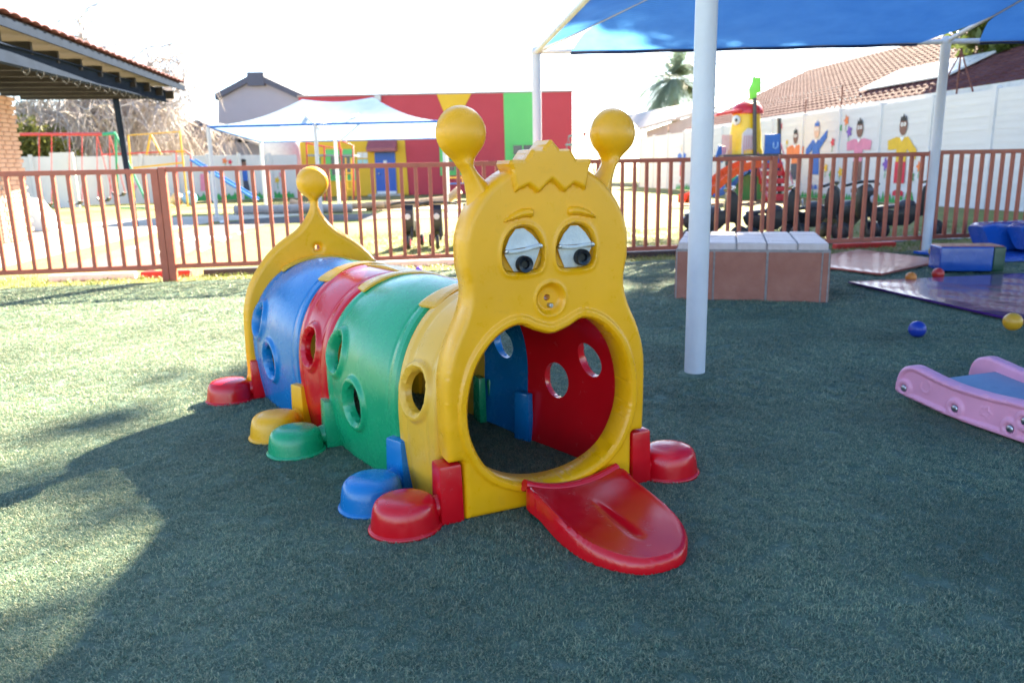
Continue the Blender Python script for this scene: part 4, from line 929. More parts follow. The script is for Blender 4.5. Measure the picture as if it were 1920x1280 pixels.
for i, px in enumerate((677, 687)):
    for j, z in enumerate((1.62, 1.95)): MB().box((X_(px), -.04, z), (.24, .02, .26)).build('wall_notice', WPAINT if j else mat('pale_teal_paper', (.35, .58, .56), .7), nb)
MB().box((X_(717), -.12, BH - .14), (.30, .2, .24)).build('flood_light', mat('pale_grey_metal', (.5, .5, .5), .5), nb, bevel=.02)
MB().box(((XL + XR) / 2, 3, BH + .04), (XR - XL + .1, 6.1, .08)).build('parapet_cap', mat('grey_cap', (.35, .3, .3), .7), nb)

# grey gabled house, low sheds
GREY = mat('grey_plaster', (.24, .25, .31), .85, .06, .3); DRF = mat('dark_slate_roof', (.055, .065, .10), .7, .15, .5)
gh = thing('grey_gabled_house', 'tall grey gabled house with a dark slate roof behind the nursery', 'house', (-18.4, 60, 0))
V = lambda px, py: (at(px, py, 60).x + 18.4, at(px, py, 60).z)
pts = [V(409, 330), (V(409, 188)), V(478, 148), V(492, 148), V(580, 196), V(580, 330)]
MB().prism([(x, 0, z) for x, z in pts], (0, 9, 0)).build('gable_wall', GREY, gh)
for A_, B_ in (((406, 180), (468, 147)), ((494, 147), (580, 186))):
    a, c = V(*A_), V(*B_); MB().prism([(a[0], -.4, a[1] - .32), (c[0], -.4, c[1] - .32), (c[0], -.4, c[1] + .12), (a[0], -.4, a[1] + .12)], (0, 10, 0)).build('roof_slope', DRF, gh)
a, c = V(467, 150), V(497, 138); MB().box(((a[0] + c[0]) / 2, 4.6, (a[1] + c[1]) / 2 - .2), (c[0] - a[0], 10.1, .95)).build('ridge_cap', DRF, gh)
sh_ = thing('grey_shed', 'low grey outbuilding with a pale sloping roof left of the nursery', 'shed', (at(470, 300, 47).x, 47, 0))
V = lambda px, py: (at(px, py, 47).x - sh_.location.x, at(px, py, 47).z)
MB().prism([(*V(250, 300)[:1], 0, 0), (V(552, 300)[0], 0, 0), (V(552, 270)[0], 0, V(552, 278)[1]), (V(400, 262)[0], 0, V(400, 262)[1]), (V(250, 262)[0], 0, V(250, 266)[1])], (0, 6, 0)).build('shed_wall', GREY, sh_)
a, c = V(448, 258), V(520, 281); MB().prism([(a[0], -1.2, a[1]), (c[0], -1.2, c[1]), (c[0], -1.2, c[1] + .14), (a[0], -1.2, a[1] + .14)], (0, 6, 0)).build('pale_roof', RW, sh_)
a, c = V(372, 225), V(450, 262); MB().prism([(V(300, 262)[0], -.3, V(300, 262)[1]), (c[0], -.3, c[1]), (a[0], -.3, a[1])], (0, 6, 0)).build('slate_roof', DRF, sh_)
wt = MB().lathe([(.9, 0), (.95, .1), (.95, 1.6), (.8, 1.9), (.3, 2.05), (.001, 2.05)], 20).build('water_tank', WPAINT, smooth=40); wt.location = (at(535, 300, 45).x, 45, at(535, 297, 45).z); wt.location.z = .6; wt.scale = (1.3, 1.3, 1.25); tag(wt, 'white rounded water tank beside the left edge of the nursery', 'tank')

# low white wall along the back, with painted flowers and a child
bw = thing('back_wall', 'low white panelled wall with painted flowers behind the swings', 'wall', (-20.5, 31.6, 0))
WB_ = mat('white_back_wall', (.62, .61, .60), .7, .05, 1, .1, 20); xe = at(566, 330, 38).x + 20.5; slope_y = 6.0 / xe
bw.rotation_euler.z = math.atan(slope_y); Lw = math.hypot(xe, 6.0); nP = 9
for i in range(nP):
    MB().box(((i + .5) * Lw / nP, 0, 1.0), (Lw / nP - .14, .06, 2.0)).build('wall_panel', WB_, bw, bevel=.01); MB().box((i * Lw / nP, 0, 1.04), (.16, .18, 2.08)).build('post', WB_, bw, bevel=.015)
def bwp(px, py):
    d = ray(px, py); o = Vector((0, 0, CAM_H)); n = Vector((-math.sin(bw.rotation_euler.z), math.cos(bw.rotation_euler.z), 0)); t = ((bw.location - o).dot(n)) / d.dot(n); p = o + d * t; u = Vector((n.y, -n.x, 0)); return ((p - bw.location).dot(u), p.z)
fm = lambda x, z, y: (x, -y + .005, z)
S = []
for px, py, c, r_ in ((421, 302, 'orange', .10), (431, 304, 'red', .08), (502, 340, 'purple', .09), (519, 338, 'yellow', .10), (107, 352, 'orange', .12), (250, 350, 'pink', .12), (452, 318, 'pink', .08), (527, 328, 'pink', .1)):
    s, z = bwp(px, py); S.append((c, [(s + r_ * math.cos(t) * (1 + .35 * math.cos(5 * t)), z + r_ * 1.2 * math.sin(t) * (1 + .35 * math.cos(5 * t))) for t in np.linspace(0, 6.283, 21)[:-1]])); S.append(('green', [(s - .012, z - r_), (s + .012, z - r_), (s + .03, z - r_ * 4), (s, z - r_ * 4)]))
x = bwp(355, 350)[0]
while x < bwp(540, 350)[0]:
    S.append(('green', [(x, .03), (x + .55, .03), (x + .5, .25), (x + .38, .18), (x + .3, .34), (x + .2, .2), (x + .1, .38), (x + .03, .2)])); x += .45
S.append(('green', [(bwp(98, 380)[0], .05), (bwp(122, 380)[0], .05), (bwp(120, 380)[0], .5), (bwp(100, 380)[0], .55)]))
flat_on(bw, fm, S, 'painted_flowers')
s = bwp(458, 330)[0]; flat_on(bw, fm, [('blue', [(s - .18, .85), (s + .14, .85), (s + .14, 1.45), (s - .18, 1.45)]), ('navy', [(s - .15, .4), (s + .2, .4), (s + .14, .86), (s - .18, .86)]), ('skin', ell(s, 1.62, .13, .16)), ('black', ell(s, 1.76, .14, .07))], 'painted_child', 'painted child in a blue shirt on the low white wall')
s = bwp(384, 330)[0]; flat_on(bw, fm, [('pink', [(s - .25, .45), (s + .25, .45), (s + .2, 1.2), (s - .2, 1.2)]), ('pale', ell(s, 1.4, .14, .17)), ('brown', ell(s, 1.55, .16, .08))], 'painted_child', 'painted child in a pink dress on the low white wall')
gt = MB().box((0, 0, 1.05), (.9, .08, 2.1)).box((0, -.05, 1.55), (.45, .03, .7)).build('gate', WB_, bevel=.01); gt.location = (at(128, 380, 30.9).x, 30.9, 0); tag(gt, 'narrow white gate with a small opening in the low wall, behind the swings', 'gate')

# ------------------------------------------------------------------ small pale canopy in the middle distance
SC = thing('small_shade_canopy', 'pale blue two-peaked shade canopy on white posts in front of the nursery', 'canopy', (-5.0, 23.5, 0))
NET2 = mat('pale_blue_net', (.30, .44, .68), .8, .06, 2, trans=.5, col2=(.38, .52, .74)); HEM2 = mat('blue_hem', (.02, .14, .5), .6)
FL, FR = Vector((-8.05, 21.6, 2.40)), Vector((-1.75, 21.9, 2.44)); BLc, BRc = Vector((-8.35, 27.0, 2.20)), Vector((-2.1, 27.2, 2.22)); PK1, PK2 = Vector((-6.15, 24.3, 3.30)), Vector((-4.05, 24.4, 3.33))
for p in (FL, FR, BLc, BRc, FL.lerp(FR, .45), BLc.lerp(BRc, .40)): MB().tube([(p.x, p.y, 0), tuple(p)], .055, 12).build('post', WPIPE, SC, smooth=50, world=True)
def sag_tri(b, A, B, P1, P2, n=12, m=10, sag=.28):
    vs = []
    for j in range(m + 1):
        v_ = j / m
        for i in range(n + 1):
            u = i / n; e = A.lerp(B, u); p = P1.lerp(P2, u); q = e.lerp(p, v_); q = q + Vector((0, 0, -sag * math.sin(math.pi * v_) * (.55 + .45 * math.sin(math.pi * u)) - (.10 * math.sin(math.pi * u) if P1 != P2 else 0) * v_)); vs.append(tuple(q))
    b.add(vs, [(j * (n + 1) + i, j * (n + 1) + i + 1, (j + 1) * (n + 1) + i + 1, (j + 1) * (n + 1) + i) for j in range(m) for i in range(n)])
for A_, B_, p_, q_ in ((FL, FR, PK1, PK2), (FR, BRc, PK2, PK2), (BRc, BLc, PK2, PK1), (BLc, FL, PK1, PK1)):
    b = MB(); sag_tri(b, A_, B_, p_, q_); o = b.build('net_panel', NET2, SC, smooth=70, world=True)
    MB().tube([tuple(A_), tuple(B_)], .035, 8).build('hem', HEM2, SC, smooth=60, world=True)
for A_, B_ in ((BLc.lerp(BRc, .40), PK1), (BLc.lerp(BRc, .43), PK2), (FL.lerp(FR, .45), PK1), (FL.lerp(FR, .47), PK2)): MB().tube([tuple(A_), tuple(B_ - Vector((0, 0, .42)))], .04, 8).build('strut', WPIPE, SC, smooth=60, world=True)
# rolled carpet and logs under it
RUG = mat('grey_rug', (.30, .28, .29), .9, .2, 3); LOG = mat('pale_log', (.42, .27, .18), .85, .3, 3, .4, 15)
for pts, r0, m, nm, lab, ct in (([(-8.0, 22.9, .14), (-7.2, 22.9, .13), (-6.0, 23.0, .13), (-4.6, 23.0, .12)], .13, RUG, 'rolled_rug', 'long grey rolled rug lying under the small canopy', 'rug'), ([(-6.6, 23.8, .3), (-6.0, 23.7, .14), (-5.0, 23.7, .13), (-3.8, 23.8, .16)], .10, LOG, 'log', 'bent pale log lying behind the rolled rug', 'log'), ([(-4.4, 24.2, .12), (-3.0, 24.1, .16), (-1.9, 24.0, .25), (-1.5, 23.9, .55)], .13, LOG, 'log', 'long pale log with an upturned end near the two ride-on bikes', 'log')):
    p0 = Vector(pts[0]); o = MB().tube([Vector(p) - Vector((p0.x, p0.y, 0)) for p in pts], r0, 12).build(nm, m, smooth=60); o.location = (p0.x, p0.y, 0); tag(o, lab, ct)
    MB().lathe([(.001, 0), (r0 * .7, .004), (r0 * .7, -.02), (.001, -.02)], 10, (0, 0, p0.z), Matrix.Rotation(-math.pi / 2, 3, 'Y')).build('cut_end', mat('dark_end', (.10, .06, .05), .9), o)

# ------------------------------------------------------------------ steel play frames (swings, climbers)
def steel(name, c): return mat('steel_' + name, c, .4, .08, 6)
SRED, SGRN, SYEL, SBLU = steel('red', (.55, .05, .05)), steel('green', (.02, .30, .16)), steel('yellow', (.68, .38, .03)), steel('blue', (.03, .18, .52))
def fr(parent, m, nm, *paths, r=.035):
    for p in paths: MB().tube([tuple(q) for q in p], r, 10).build(nm, m, parent, smooth=60, world=True)
sw_ = thing('swing_set', 'red and green steel swing frame with black seats at the left', 'swing', (-13.5, 27.5, 0))
A0, A1 = at(30, 252, 28.6), at(193, 252, 27.6); A2 = at(216, 250, 27.5)
fr(sw_, SRED, 'top_bar', [A0, A1], r=.055); fr(sw_, SGRN, 'bar_end', [A1, A2], r=.055)
f1, f2 = gnd(222, 393), gnd(281, 393); fr(sw_, SGRN, 'leg', [A2, (f1.x, f1.y, 0)], [A2, (f2.x, f2.y, 0)], [(f1.x, f1.y, .05), (f2.x, f2.y, .05)])
SEAT = mat('black_swing_rubber', (.015, .015, .018), .5)
for px, py in ((86, 388), (143, 384), (196, 378), (224, 368)):
    t_ = .30 + .18 * ((px - 86) / 46); p = at(px, py, 27.9); top = A0.lerp(A1, min(1, max(0, (px - 30) / 163.0))); 
    b = MB(); b.add([(p.x - .22, p.y - .12, p.z + .12), (p.x - .12, p.y - .12, p.z), (p.x + .12, p.y - .12, p.z), (p.x + .22, p.y - .12, p.z + .12), (p.x - .22, p.y + .12, p.z + .12), (p.x - .12, p.y + .12, p.z), (p.x + .12, p.y + .12, p.z), (p.x + .22, p.y + .12, p.z + .12)], [(0, 1, 5, 4), (1, 2, 6, 5), (2, 3, 7, 6)]); so = b.build('swing_seat', SEAT, sw_, world=True); md = so.modifiers.new('t', 'SOLIDIFY'); md.thickness = .05
    for q in (-.22, .22): MB().tube([(p.x + q, p.y, p.z + .1), (top.x + q, top.y, top.z)], .012, 6).build('chain', SRED, sw_, world=True)
yc = thing('climbing_frame', 'yellow and red steel climbing frame with a blue slide, left middle distance', 'climbing frame', (-13.5, 30, 0))
Y0 = 29.5; pt = lambda px, py, dy=0: at(px, py, Y0 + dy)
g_ = lambda px, dy=0: Vector((at(px, 385, Y0 + dy).x, Y0 + dy, 0))
fr(yc, SYEL, 'frame_tube', [g_(252), pt(240, 254), pt(337, 247), g_(352)], [pt(282, 251), pt(275, 290)], [pt(282, 251), pt(302, 290)], [pt(250, 315), pt(345, 305)], [pt(330, 284), pt(346, 284)]); fr(yc, SRED, 'hand_rail', [pt(190, 290), pt(330, 284), g_(334)], [pt(345, 282), pt(358, 290), g_(360)], r=.03)
SLB = MB(); a, c = pt(357, 300), Vector((at(478, 372, 28.5).x, 28.5, .25)); SLB.tube([tuple(a), tuple(a.lerp(c, .5)), tuple(c)], .05, 8); SLB.tube([(a.x, a.y + .45, a.z), tuple(a.lerp(c, .5) + Vector((0, .45, 0))), (c.x, c.y + .45, c.z)], .05, 8); SLB.add([tuple(a + Vector((0, 0, -.02))), tuple(a + Vector((0, .45, -.02))), tuple(c + Vector((0, .45, -.02))), tuple(c + Vector((0, 0, -.02)))], [(0, 1, 2, 3)]); SLB.build('slide', SBLU, yc, world=True, smooth=50)
cf = thing('tower_frame', 'red tube tower with yellow ladder in front of the yellow nursery wall', 'climbing frame', (-7.5, 33, 0))
Y0 = 33; fr(cf, SRED, 'frame_tube', [g_(580), pt(574, 268), pt(640, 280), g_(642)], [pt(574, 268), pt(608, 276), g_(610)], [pt(635, 262), pt(640, 300)], [pt(635, 262), pt(662, 273), g_(664)]); fr(cf, SYEL, 'ladder', [pt(648, 296), g_(652)], [pt(658, 296), g_(662)], *[[pt(649, y), pt(660, y)] for y in (310, 325, 340, 355)], r=.03)
MB().prism([tuple(pt(576, 293)), tuple(pt(662, 293)), tuple(pt(662, 293) + Vector((0, 1.4, 0))), tuple(pt(576, 293) + Vector((0, 1.4, 0)))], (0, 0, .07)).build('platform', steel('grey', (.2, .22, .26)), cf, world=True); fr(cf, SGRN, 'leg', [pt(596, 295), g_(598)], [pt(600, 295, 1.2), g_(602, 1.2)])
st_ = thing('play_table', 'small blue and yellow play frame beside the red nursery wall', 'play frame', (-2.6, 33, 0))
fr(st_, SBLU, 'frame_tube', [g_(840), pt(840, 345), pt(882, 343), g_(884)]); fr(st_, SYEL, 'rail', [pt(834, 334), pt(866, 333), pt(868, 345)])
dm = thing('dome_climber', 'red and teal steel A-frame climber right of the nursery', 'climbing frame', (5, 36, 0)); Y0 = 36
TEAL = steel('teal', (.10, .33, .34)); fr(dm, TEAL, 'frame_tube', [g_(1048), pt(1066, 256), g_(1090)], [pt(1066, 256), pt(1096, 249), pt(1118, 258)], [pt(1060, 272), pt(1080, 271)]); fr(dm, SRED, 'brace', [pt(1096, 249), g_(1062)], [pt(1096, 249), g_(1124)], [pt(1096, 249), pt(1118, 258), g_(1135)])
for px, py, r_, c, lab in ((331, 365, .22, 'yellow', 'big yellow and white ball lying by the low white wall'), (355, 368, .24, 'blue', 'big pale blue ball lying by the low white wall')):
    p = at(px, py, 30.5); o = MB(); o.sphere((0, 0, 0), r_ * 1.15, 20, 14); o = o.build('exercise_ball', mat('big_' + c, (.70, .40, .03) if c == 'yellow' else (.20, .42, .62), .4, .1, 4, col2=(.75, .72, .6) if c == 'yellow' else None), smooth=80); o.location = (p.x, p.y, r_ * 1.15 - .01); tag(o, lab, 'ball')
tb = thing('toy_ramp', 'white sloping play ramp with printed patches at the far left behind the fence', 'play ramp', (*gnd(22, 434).xy, 0), R_(-10))
b = MB(); b.prism([(0, 0, 0), (1.0, 0, 0), (.45, 0, .70), (0, 0, .72)], (0, .5, 0)); b.build('ramp_body', mat('white_print', (.62, .64, .68), .5, .2, 5, col2=(.72, .72, .72)), tb); MB().box((-.02, .25, .36), (.03, .52, .74)).build('end_board', MP['navy'], tb); flat_on(tb, lambda x, z, y: (x, -.003 - y * .02, z), [('navy', ell(.15, .32, .10, .06)), ('purple', ell(.3, .2, .08, .07)), ('green', ell(.12, .12, .09, .05))], 'printed_patch')
tcar = thing('toy_house', 'red and green plastic toy cut off at the left picture edge', 'toy', (gnd(-8, 437).x, gnd(-8, 437).y, 0)); MB().box((0, .2, .2), (.5, .4, .4)).build('red_base', RED, tcar, bevel=.04, smooth=40); MB().box((0, .2, .55), (.46, .36, .3), None, (.7, .8)).build('green_top', GRN, tcar, bevel=.04, smooth=40)

# ------------------------------------------------------------------ play tower with the yellow head
pt_ = thing('play_tower', 'play tower with a yellow head roof in a red cap, orange slide and red steps', 'play tower', (7.3, 25.0, 0)); Y0 = 25.0
DK = steel('charcoal', (.05, .045, .05)); PY = plastic('tower_yellow', (.78, .50, .01), .3); PO = plastic('tower_orange', (.75, .09, .01), .28); PB = plastic('tower_blue', (.015, .12, .46), .3); PR = plastic('tower_red', (.55, .02, .03), .3)
for px, top in ((1363, 296), (1388, 297), (1415, 184), (1461, 222)): fr(pt_, DK, 'post', [g_(px, .3 if px in (1388, 1461) else 0), pt(px, top, .3 if px in (1388, 1461) else 0)], r=.06)
a, c = pt(1355, 293), pt(1465, 293); MB().box(((a.x + c.x) / 2, 25.5, a.z), (c.x - a.x, 1.2, .09)).build('platform', DK, pt_, world=True)
c0 = pt(1398, 250, .5); w_ = (pt(1433, 250).x - pt(1370, 250).x) / 2; zb, zt = pt(1400, 291).z, pt(1400, 206).z
prof = [(w_ * 1.05, zb), (w_ * 1.08, zb + .10), (w_ * .97, zb + .22), (w_ * .92, zb + .7), (w_ * .84, zb + 1.0), (w_ * .82, zt - .15), (w_ * .74, zt), (.01, zt + .05)]
hd = MB().lathe([(r_, z) for r_, z in prof], 28, (c0.x, c0.y, 0), None, 1, .85).build('head_roof', PY, pt_, smooth=50, world=True)
fy = c0.y - w_ * .85
cap = MB().lathe([(w_ * .92, zt - .10), (w_ * .94, zt - .02), (w_ * .80, zt + .14), (w_ * .45, zt + .26), (.01, zt + .29)], 24, (c0.x + .02, c0.y, 0), None, 1, .9).build('cap', PR, pt_, smooth=50, world=True)
b = MB(); b.prism([(c0.x - w_ * 1.9, c0.y - .25, zt - .16), (c0.x - w_ * .5, c0.y - .45, zt - .04), (c0.x - w_ * .5, c0.y + .35, zt - .04), (c0.x - w_ * 1.9, c0.y + .15, zt - .16)], (0, 0, .09)); b.build('cap_peak', PR, pt_, bevel=.03, world=True, smooth=50)
MB().lathe([(w_ * .55, zt + .16), (w_ * .5, zt + .24), (w_ * .3, zt + .30), (.01, zt + .31)], 18, (c0.x + .12, c0.y - .05, 0), None, .9, .7).build('cap_patch', WPAINT, pt_, smooth=50, world=True)
Yr = Matrix.Rotation(math.pi / 2, 3, 'X'); ex_, ez_ = pt(1383, 225).x, pt(1383, 225).z
MB().sphere((ex_, fy + .10, ez_), .135, 16, 10, (1, .5, 1.15)).build('eye', WPAINT, hd, smooth=80).location = (-pt_.location.x, -pt_.location.y, 0)
MB().sphere((ex_ - .02, fy + .03, ez_), .045, 10, 8, (1, .5, 1.2)).build('pupil', DK, hd, smooth=80).location = (-pt_.location.x, -pt_.location.y, 0)
dx_ = pt(1405, 260); b = MB(); b.prism([(dx_.x - .21, fy + .0, zb + .02), (dx_.x + .21, fy + .0, zb + .02), (dx_.x + .21, fy, zb + .62), (dx_.x + .12, fy, zb + .80), (dx_.x - .05, fy, zb + .82), (dx_.x - .19, fy, zb + .66)], (0, .12, 0)); b.build('doorway', mat('pale_doorway', (.55, .55, .60), .6), hd, world=False).location = (-pt_.location.x, -pt_.location.y, 0)
for i in range(5): MB().box((dx_.x - .15 + i * .075 - pt_.location.x, fy - .02 - pt_.location.y, zb + .32), (.02, .02, .56)).build('door_bar', mat('pinkish_bar', (.5, .25, .28), .5), pt_)
for i in range(6): fr(pt_, mat('pinkish_bar', (.5, .25, .28), .5), 'rail_bar', [pt(1355 + i * 3.2, 253), pt(1355 + i * 3.2, 290)], r=.018)
def chute(path, w, m, nm, ch=.18):
    b = MB(); vs = []; n = len(path); prof = [(-1, ch), (-.92, ch), (-.78, .04), (-.4, 0), (.4, 0), (.78, .04), (.92, ch), (1, ch), (1.02, -.04), (-1.02, -.04)]; k = len(prof)
    for i, p in enumerate(path):
        p = Vector(p); t = (Vector(path[min(i + 1, n - 1)]) - Vector(path[max(i - 1, 0)])); s = Vector((-t.y, t.x, 0)).normalized() if math.hypot(t.x, t.y) > 1e-6 else Vector((0, 1, 0))
        for u, h_ in prof: vs.append(tuple(p + s * u * w + Vector((0, 0, h_))))
    fs = [(i * k + j, i * k + (j + 1) % k, (i + 1) * k + (j + 1) % k, (i + 1) * k + j) for i in range(n - 1) for j in range(k)]
    b.add(vs, fs); b.build(nm, m, pt_, smooth=50, world=True)
q = lambda px, py, Y: tuple(at(px, py, Y))
chute(catmull([q(1412, 312, 24.6), q(1392, 316, 24.3), q(1360, 332, 24.0), q(1325, 362, 23.7), q(1300, 374, 23.5), q(1280, 378, 23.4)], 5, False), .30, PO, 'slide', .2)
chute(catmull([q(1408, 322, 26.0), q(1385, 335, 26.2), q(1360, 358, 26.2), q(1340, 367, 26.2)], 5, False), .28, PB, 'blue_slide')
b = MB(); a, c = Vector(q(1438, 298, 25.3)), Vector(q(1462, 388, 24.4))
for s_ in (-.38, .38): b.prism([(a.x + s_ - .03, a.y, a.z + .05), (a.x + s_ + .03, a.y, a.z + .05), (c.x + s_ + .03, c.y, .12), (c.x + s_ + .03, c.y - .1, 0), (c.x + s_ - .03, c.y - .1, 0)], (0, .22, 0))
b.build('step_side', PR, pt_, world=True)
for i in range(6):
    p = a.lerp(c, (i + .4) / 6.2); MB().box((p.x - pt_.location.x, p.y - pt_.location.y, max(.1, p.z - .12)), (.76, .26, .16)).build('step', PR, pt_, bevel=.02)
fr(pt_, steel('pale_pink', (.6, .2, .25)), 'hand_rail', [a + Vector((-.4, 0, .5)), c + Vector((-.4, 0, .6))], [a + Vector((.4, 0, .5)), c + Vector((.4, 0, .6))], [a + Vector((-.4, 0, .25)), c + Vector((-.4, 0, .3))], r=.022)
p = pt(1447, 285, .2); bp_ = MB().box((p.x, p.y, p.z), (.50, .06, 1.1)).build('side_board', PB, pt_, bevel=.02, world=True); MB().tube([(p.x + .02, p.y - .05, p.z + .3), (p.x + .03, p.y - .05, p.z + .13), (p.x + .1, p.y - .05, p.z + .1), (p.x + .16, p.y - .05, p.z + .16), (p.x + .16, p.y - .05, p.z + .3)], .02, 8).build('raised_shape', steel('pale_blue', (.3, .5, .8)), pt_, world=True)
p = pt(1351, 290, .6); MB().box((p.x, p.y, p.z + .02), (.28, .06, .5), (0, .25, 0)).build('side_board', PB, pt_, bevel=.02, world=True)
p = pt(1416, 163); FLG = plastic('lime_green', (.22, .72, .06), .35); b = MB(); b.prism([(p.x - .14, p.y, p.z - .36), (p.x + .05, p.y, p.z - .36), (p.x + .07, p.y, p.z - .2), (p.x + .2, p.y, p.z - .15), (p.x + .18, p.y, p.z + .28), (p.x - .02, p.y, p.z + .30), (p.x - .05, p.y, p.z + .36), (p.x - .1, p.y, p.z + .10), (p.x - .18, p.y, p.z - .05)], (0, .12, 0)); b.build('leaf_finial', FLG, pt_, bevel=.03, world=True, smooth=50)
p = pt(1393, 345, 1.2); MB().box((p.x + .1, p.y, .4), (1.3, .05, .8)).build('green_board', plastic('board_green', (.08, .42, .12), .4), pt_, bevel=.03, world=True)

# ------------------------------------------------------------------ veranda at the left: tiled eave on rafters, steel beam, brick pier
STEEL = mat('dark_blue_steel', (.016, .024, .042), .9, .12, 3, .05, 20, spec=.02); TIMB = mat('black_stained_timber', (.018, .014, .012), .75, .3, 4, .3, 20); SOFF = mat('tan_soffit', (.14, .115, .08), .8, .15, 6)
ver = thing('veranda_roof', 'veranda with tiled eave, black rafters and steel beam at the upper left', 'veranda', (-8.0, 15, 0))
B0, B1 = Vector((-6.45, 9.0, 2.62)), Vector((-8.05, 19.1, 2.84)); bu = (B1 - B0).normalized(); side = Vector((bu.y, -bu.x, 0)).normalized()
hb = .125
b = MB(); L = (B1 - B0).length
Mb = frame(B0 + Vector((0, 0, .12)), bu, -side); 
for (cy, cz, sy, sz) in ((0, .115, .14, .02), (0, -.115, .14, .02), (0, 0, .02, .21)):
    b.add([Mb @ Vector((x, cy + y * sy / 2, cz + z * sz / 2)) for x in (0, L) for y, z in ((-1, -1), (1, -1), (1, 1), (-1, 1))], [(0, 1, 2, 3), (7, 6, 5, 4), (0, 4, 5, 1), (1, 5, 6, 2), (2, 6, 7, 3), (3, 7, 4, 0)])
bm_ = b.build('steel_beam', STEEL, ver, world=True)
HOOK = mat('hook_iron', (.03, .03, .03), .6)
for i in range(16):
    p = B0 + bu * (2.6 + i * .48); b = MB(); b.tube([tuple(p + Vector((0, 0, .02))), tuple(p + Vector((0, 0, -.06))), tuple(p + side * .05 + Vector((0, 0, -.11))), tuple(p + side * .09 + Vector((0, 0, -.06))), tuple(p + side * .09 + Vector((0, 0, -.02)))], .012, 6); b.build('hook', HOOK, ver, smooth=60, world=True)
E0, E1 = Vector((-6.28, 9.0, 3.10)), Vector((-7.70, 19.4, 3.14)); eu = (E1 - E0).normalized(); es = Vector((eu.y, -eu.x, 0)).normalized()
upr = (-es * math.cos(R_(3)) + Vector((0, 0, math.sin(R_(3))))).normalized()
LE = (E1 - E0).length
MB().box((0, 0, 0), (LE, .035, .12)).build('fascia', STEEL, ver).matrix_local = Matrix.Translation(-ver.location) @ frame((E0 + E1) / 2 + Vector((0, 0, .02)), eu, -es)
for i in range(12):
    f_ = (LE - .12) - i * .92
    if f_ < 0: break
    p = E0 + eu * f_ - es * .22 - Vector((0, 0, .13)); MB().box((0, 0, 0), (.07, 3.4, .18)).build('rafter', TIMB, ver).matrix_local = Matrix.Translation(-ver.location) @ frame(p - es * 1.7, eu, -es)
MB().box((0, 0, 0), (LE, 4.2, .02)).build('soffit', SOFF, ver).matrix_local = Matrix.Translation(-ver.location) @ frame((E0 + E1) / 2 + upr * 2.1 + Vector((0, 0, .05)), eu, upr)
MB().box((0, 0, 0), (LE, 4.2, .03)).build('roof_deck', TIMB, ver).matrix_local = Matrix.Translation(-ver.location) @ frame((E0 + E1) / 2 + upr * 2.1 + Vector((0, 0, .09)), eu, upr)
seg = 8; tl = MB(); pr_ = [(i / seg * .29, .032 * math.sin(math.pi * i / seg) ** .7 if 0 < i < seg else 0) for i in range(seg + 1)]
tl.add([(x, y, h_ + (.03 if y < .2 else 0)) for y in (-.06, .36) for x, h_ in pr_] + [(x, y, h_ + (.03 if y < .2 else 0) - .016) for y in (-.06, .36) for x, h_ in pr_], [(i, i + 1, seg + 2 + i, seg + 1 + i) for i in range(seg)] + [(2 * seg + 2 + i, 3 * seg + 3 + i, 3 * seg + 4 + i, 2 * seg + 3 + i) for i in range(seg)] + [(i, 2 * seg + 2 + i, 2 * seg + 3 + i, i + 1) for i in range(seg)])
to = tl.build('t', TILE, smooth=50); tme = to.data; C.objects.unlink(to)
for i in range(int(LE / .30)):
    for k in range(3):
        o = link(bpy.data.objects.new('roof_tile', tme), ver); o.matrix_local = Matrix.Translation(-ver.location) @ frame(E0 + eu * (.02 + i * .30) + upr * (-.02 + k * .34) + Vector((0, 0, .11 + rng.uniform(0, .006))), eu, upr)
pb, ptp = gnd(255, 425), at(217, 186, 17.55)
MB().tube([(pb.x, pb.y, -.02), tuple(ptp)], .062, 16).build('post', STEEL, ver, smooth=50, world=True)
# brick pier
BRK = mat('salmon_brick', (.42, .22, .15), .85, .25, 3, .4, 30, col2=(.58, .38, .29))
bp0 = Vector((-9.15, 14.2, 0)); pier = thing('brick_pier', 'salmon face brick wall end at the left picture edge', 'brick wall', bp0, R_(-3))
MB().box((-.85, .35, 1.3), (1.68, .68, 2.6)).build('core', MORT, pier)
bmst = MB().box((0, 0, 0), (.215, .10, .068)).build('b', BRK, bevel=.005, seg=1); bme = bmst.data; C.objects.unlink(bmst)
for rw in range(33):
    z = .04 + rw * .079
    for c_ in range(5):
        x = -.11 - c_ * .226 - (.113 if rw % 2 else 0); o = link(bpy.data.objects.new('brick', bme), pier); o.location = (x, .0 + rng.uniform(-.004, .004), z)
    if rw % 2:
        o = link(bpy.data.objects.new('brick', bme), pier); o.location = (-.05, .0, z); o.scale.x = .44
    for c_ in range(3):
        o = link(bpy.data.objects.new('brick', bme), pier); o.location = (-.045, .17 + c_ * .226 + (.0 if rw % 2 else .06), z); o.rotation_euler.z = math.pi / 2
MB().box((-.42, -.08, 1.28), (.22, .06, .34)).build('meter_box', mat('cream_box', (.55, .45, .34), .6), pier, bevel=.01); MB().box((-.16, -.08, .86), (.13, .05, .32)).build('meter_box', mat('tan_box', (.50, .30, .16), .6), pier, bevel=.01)

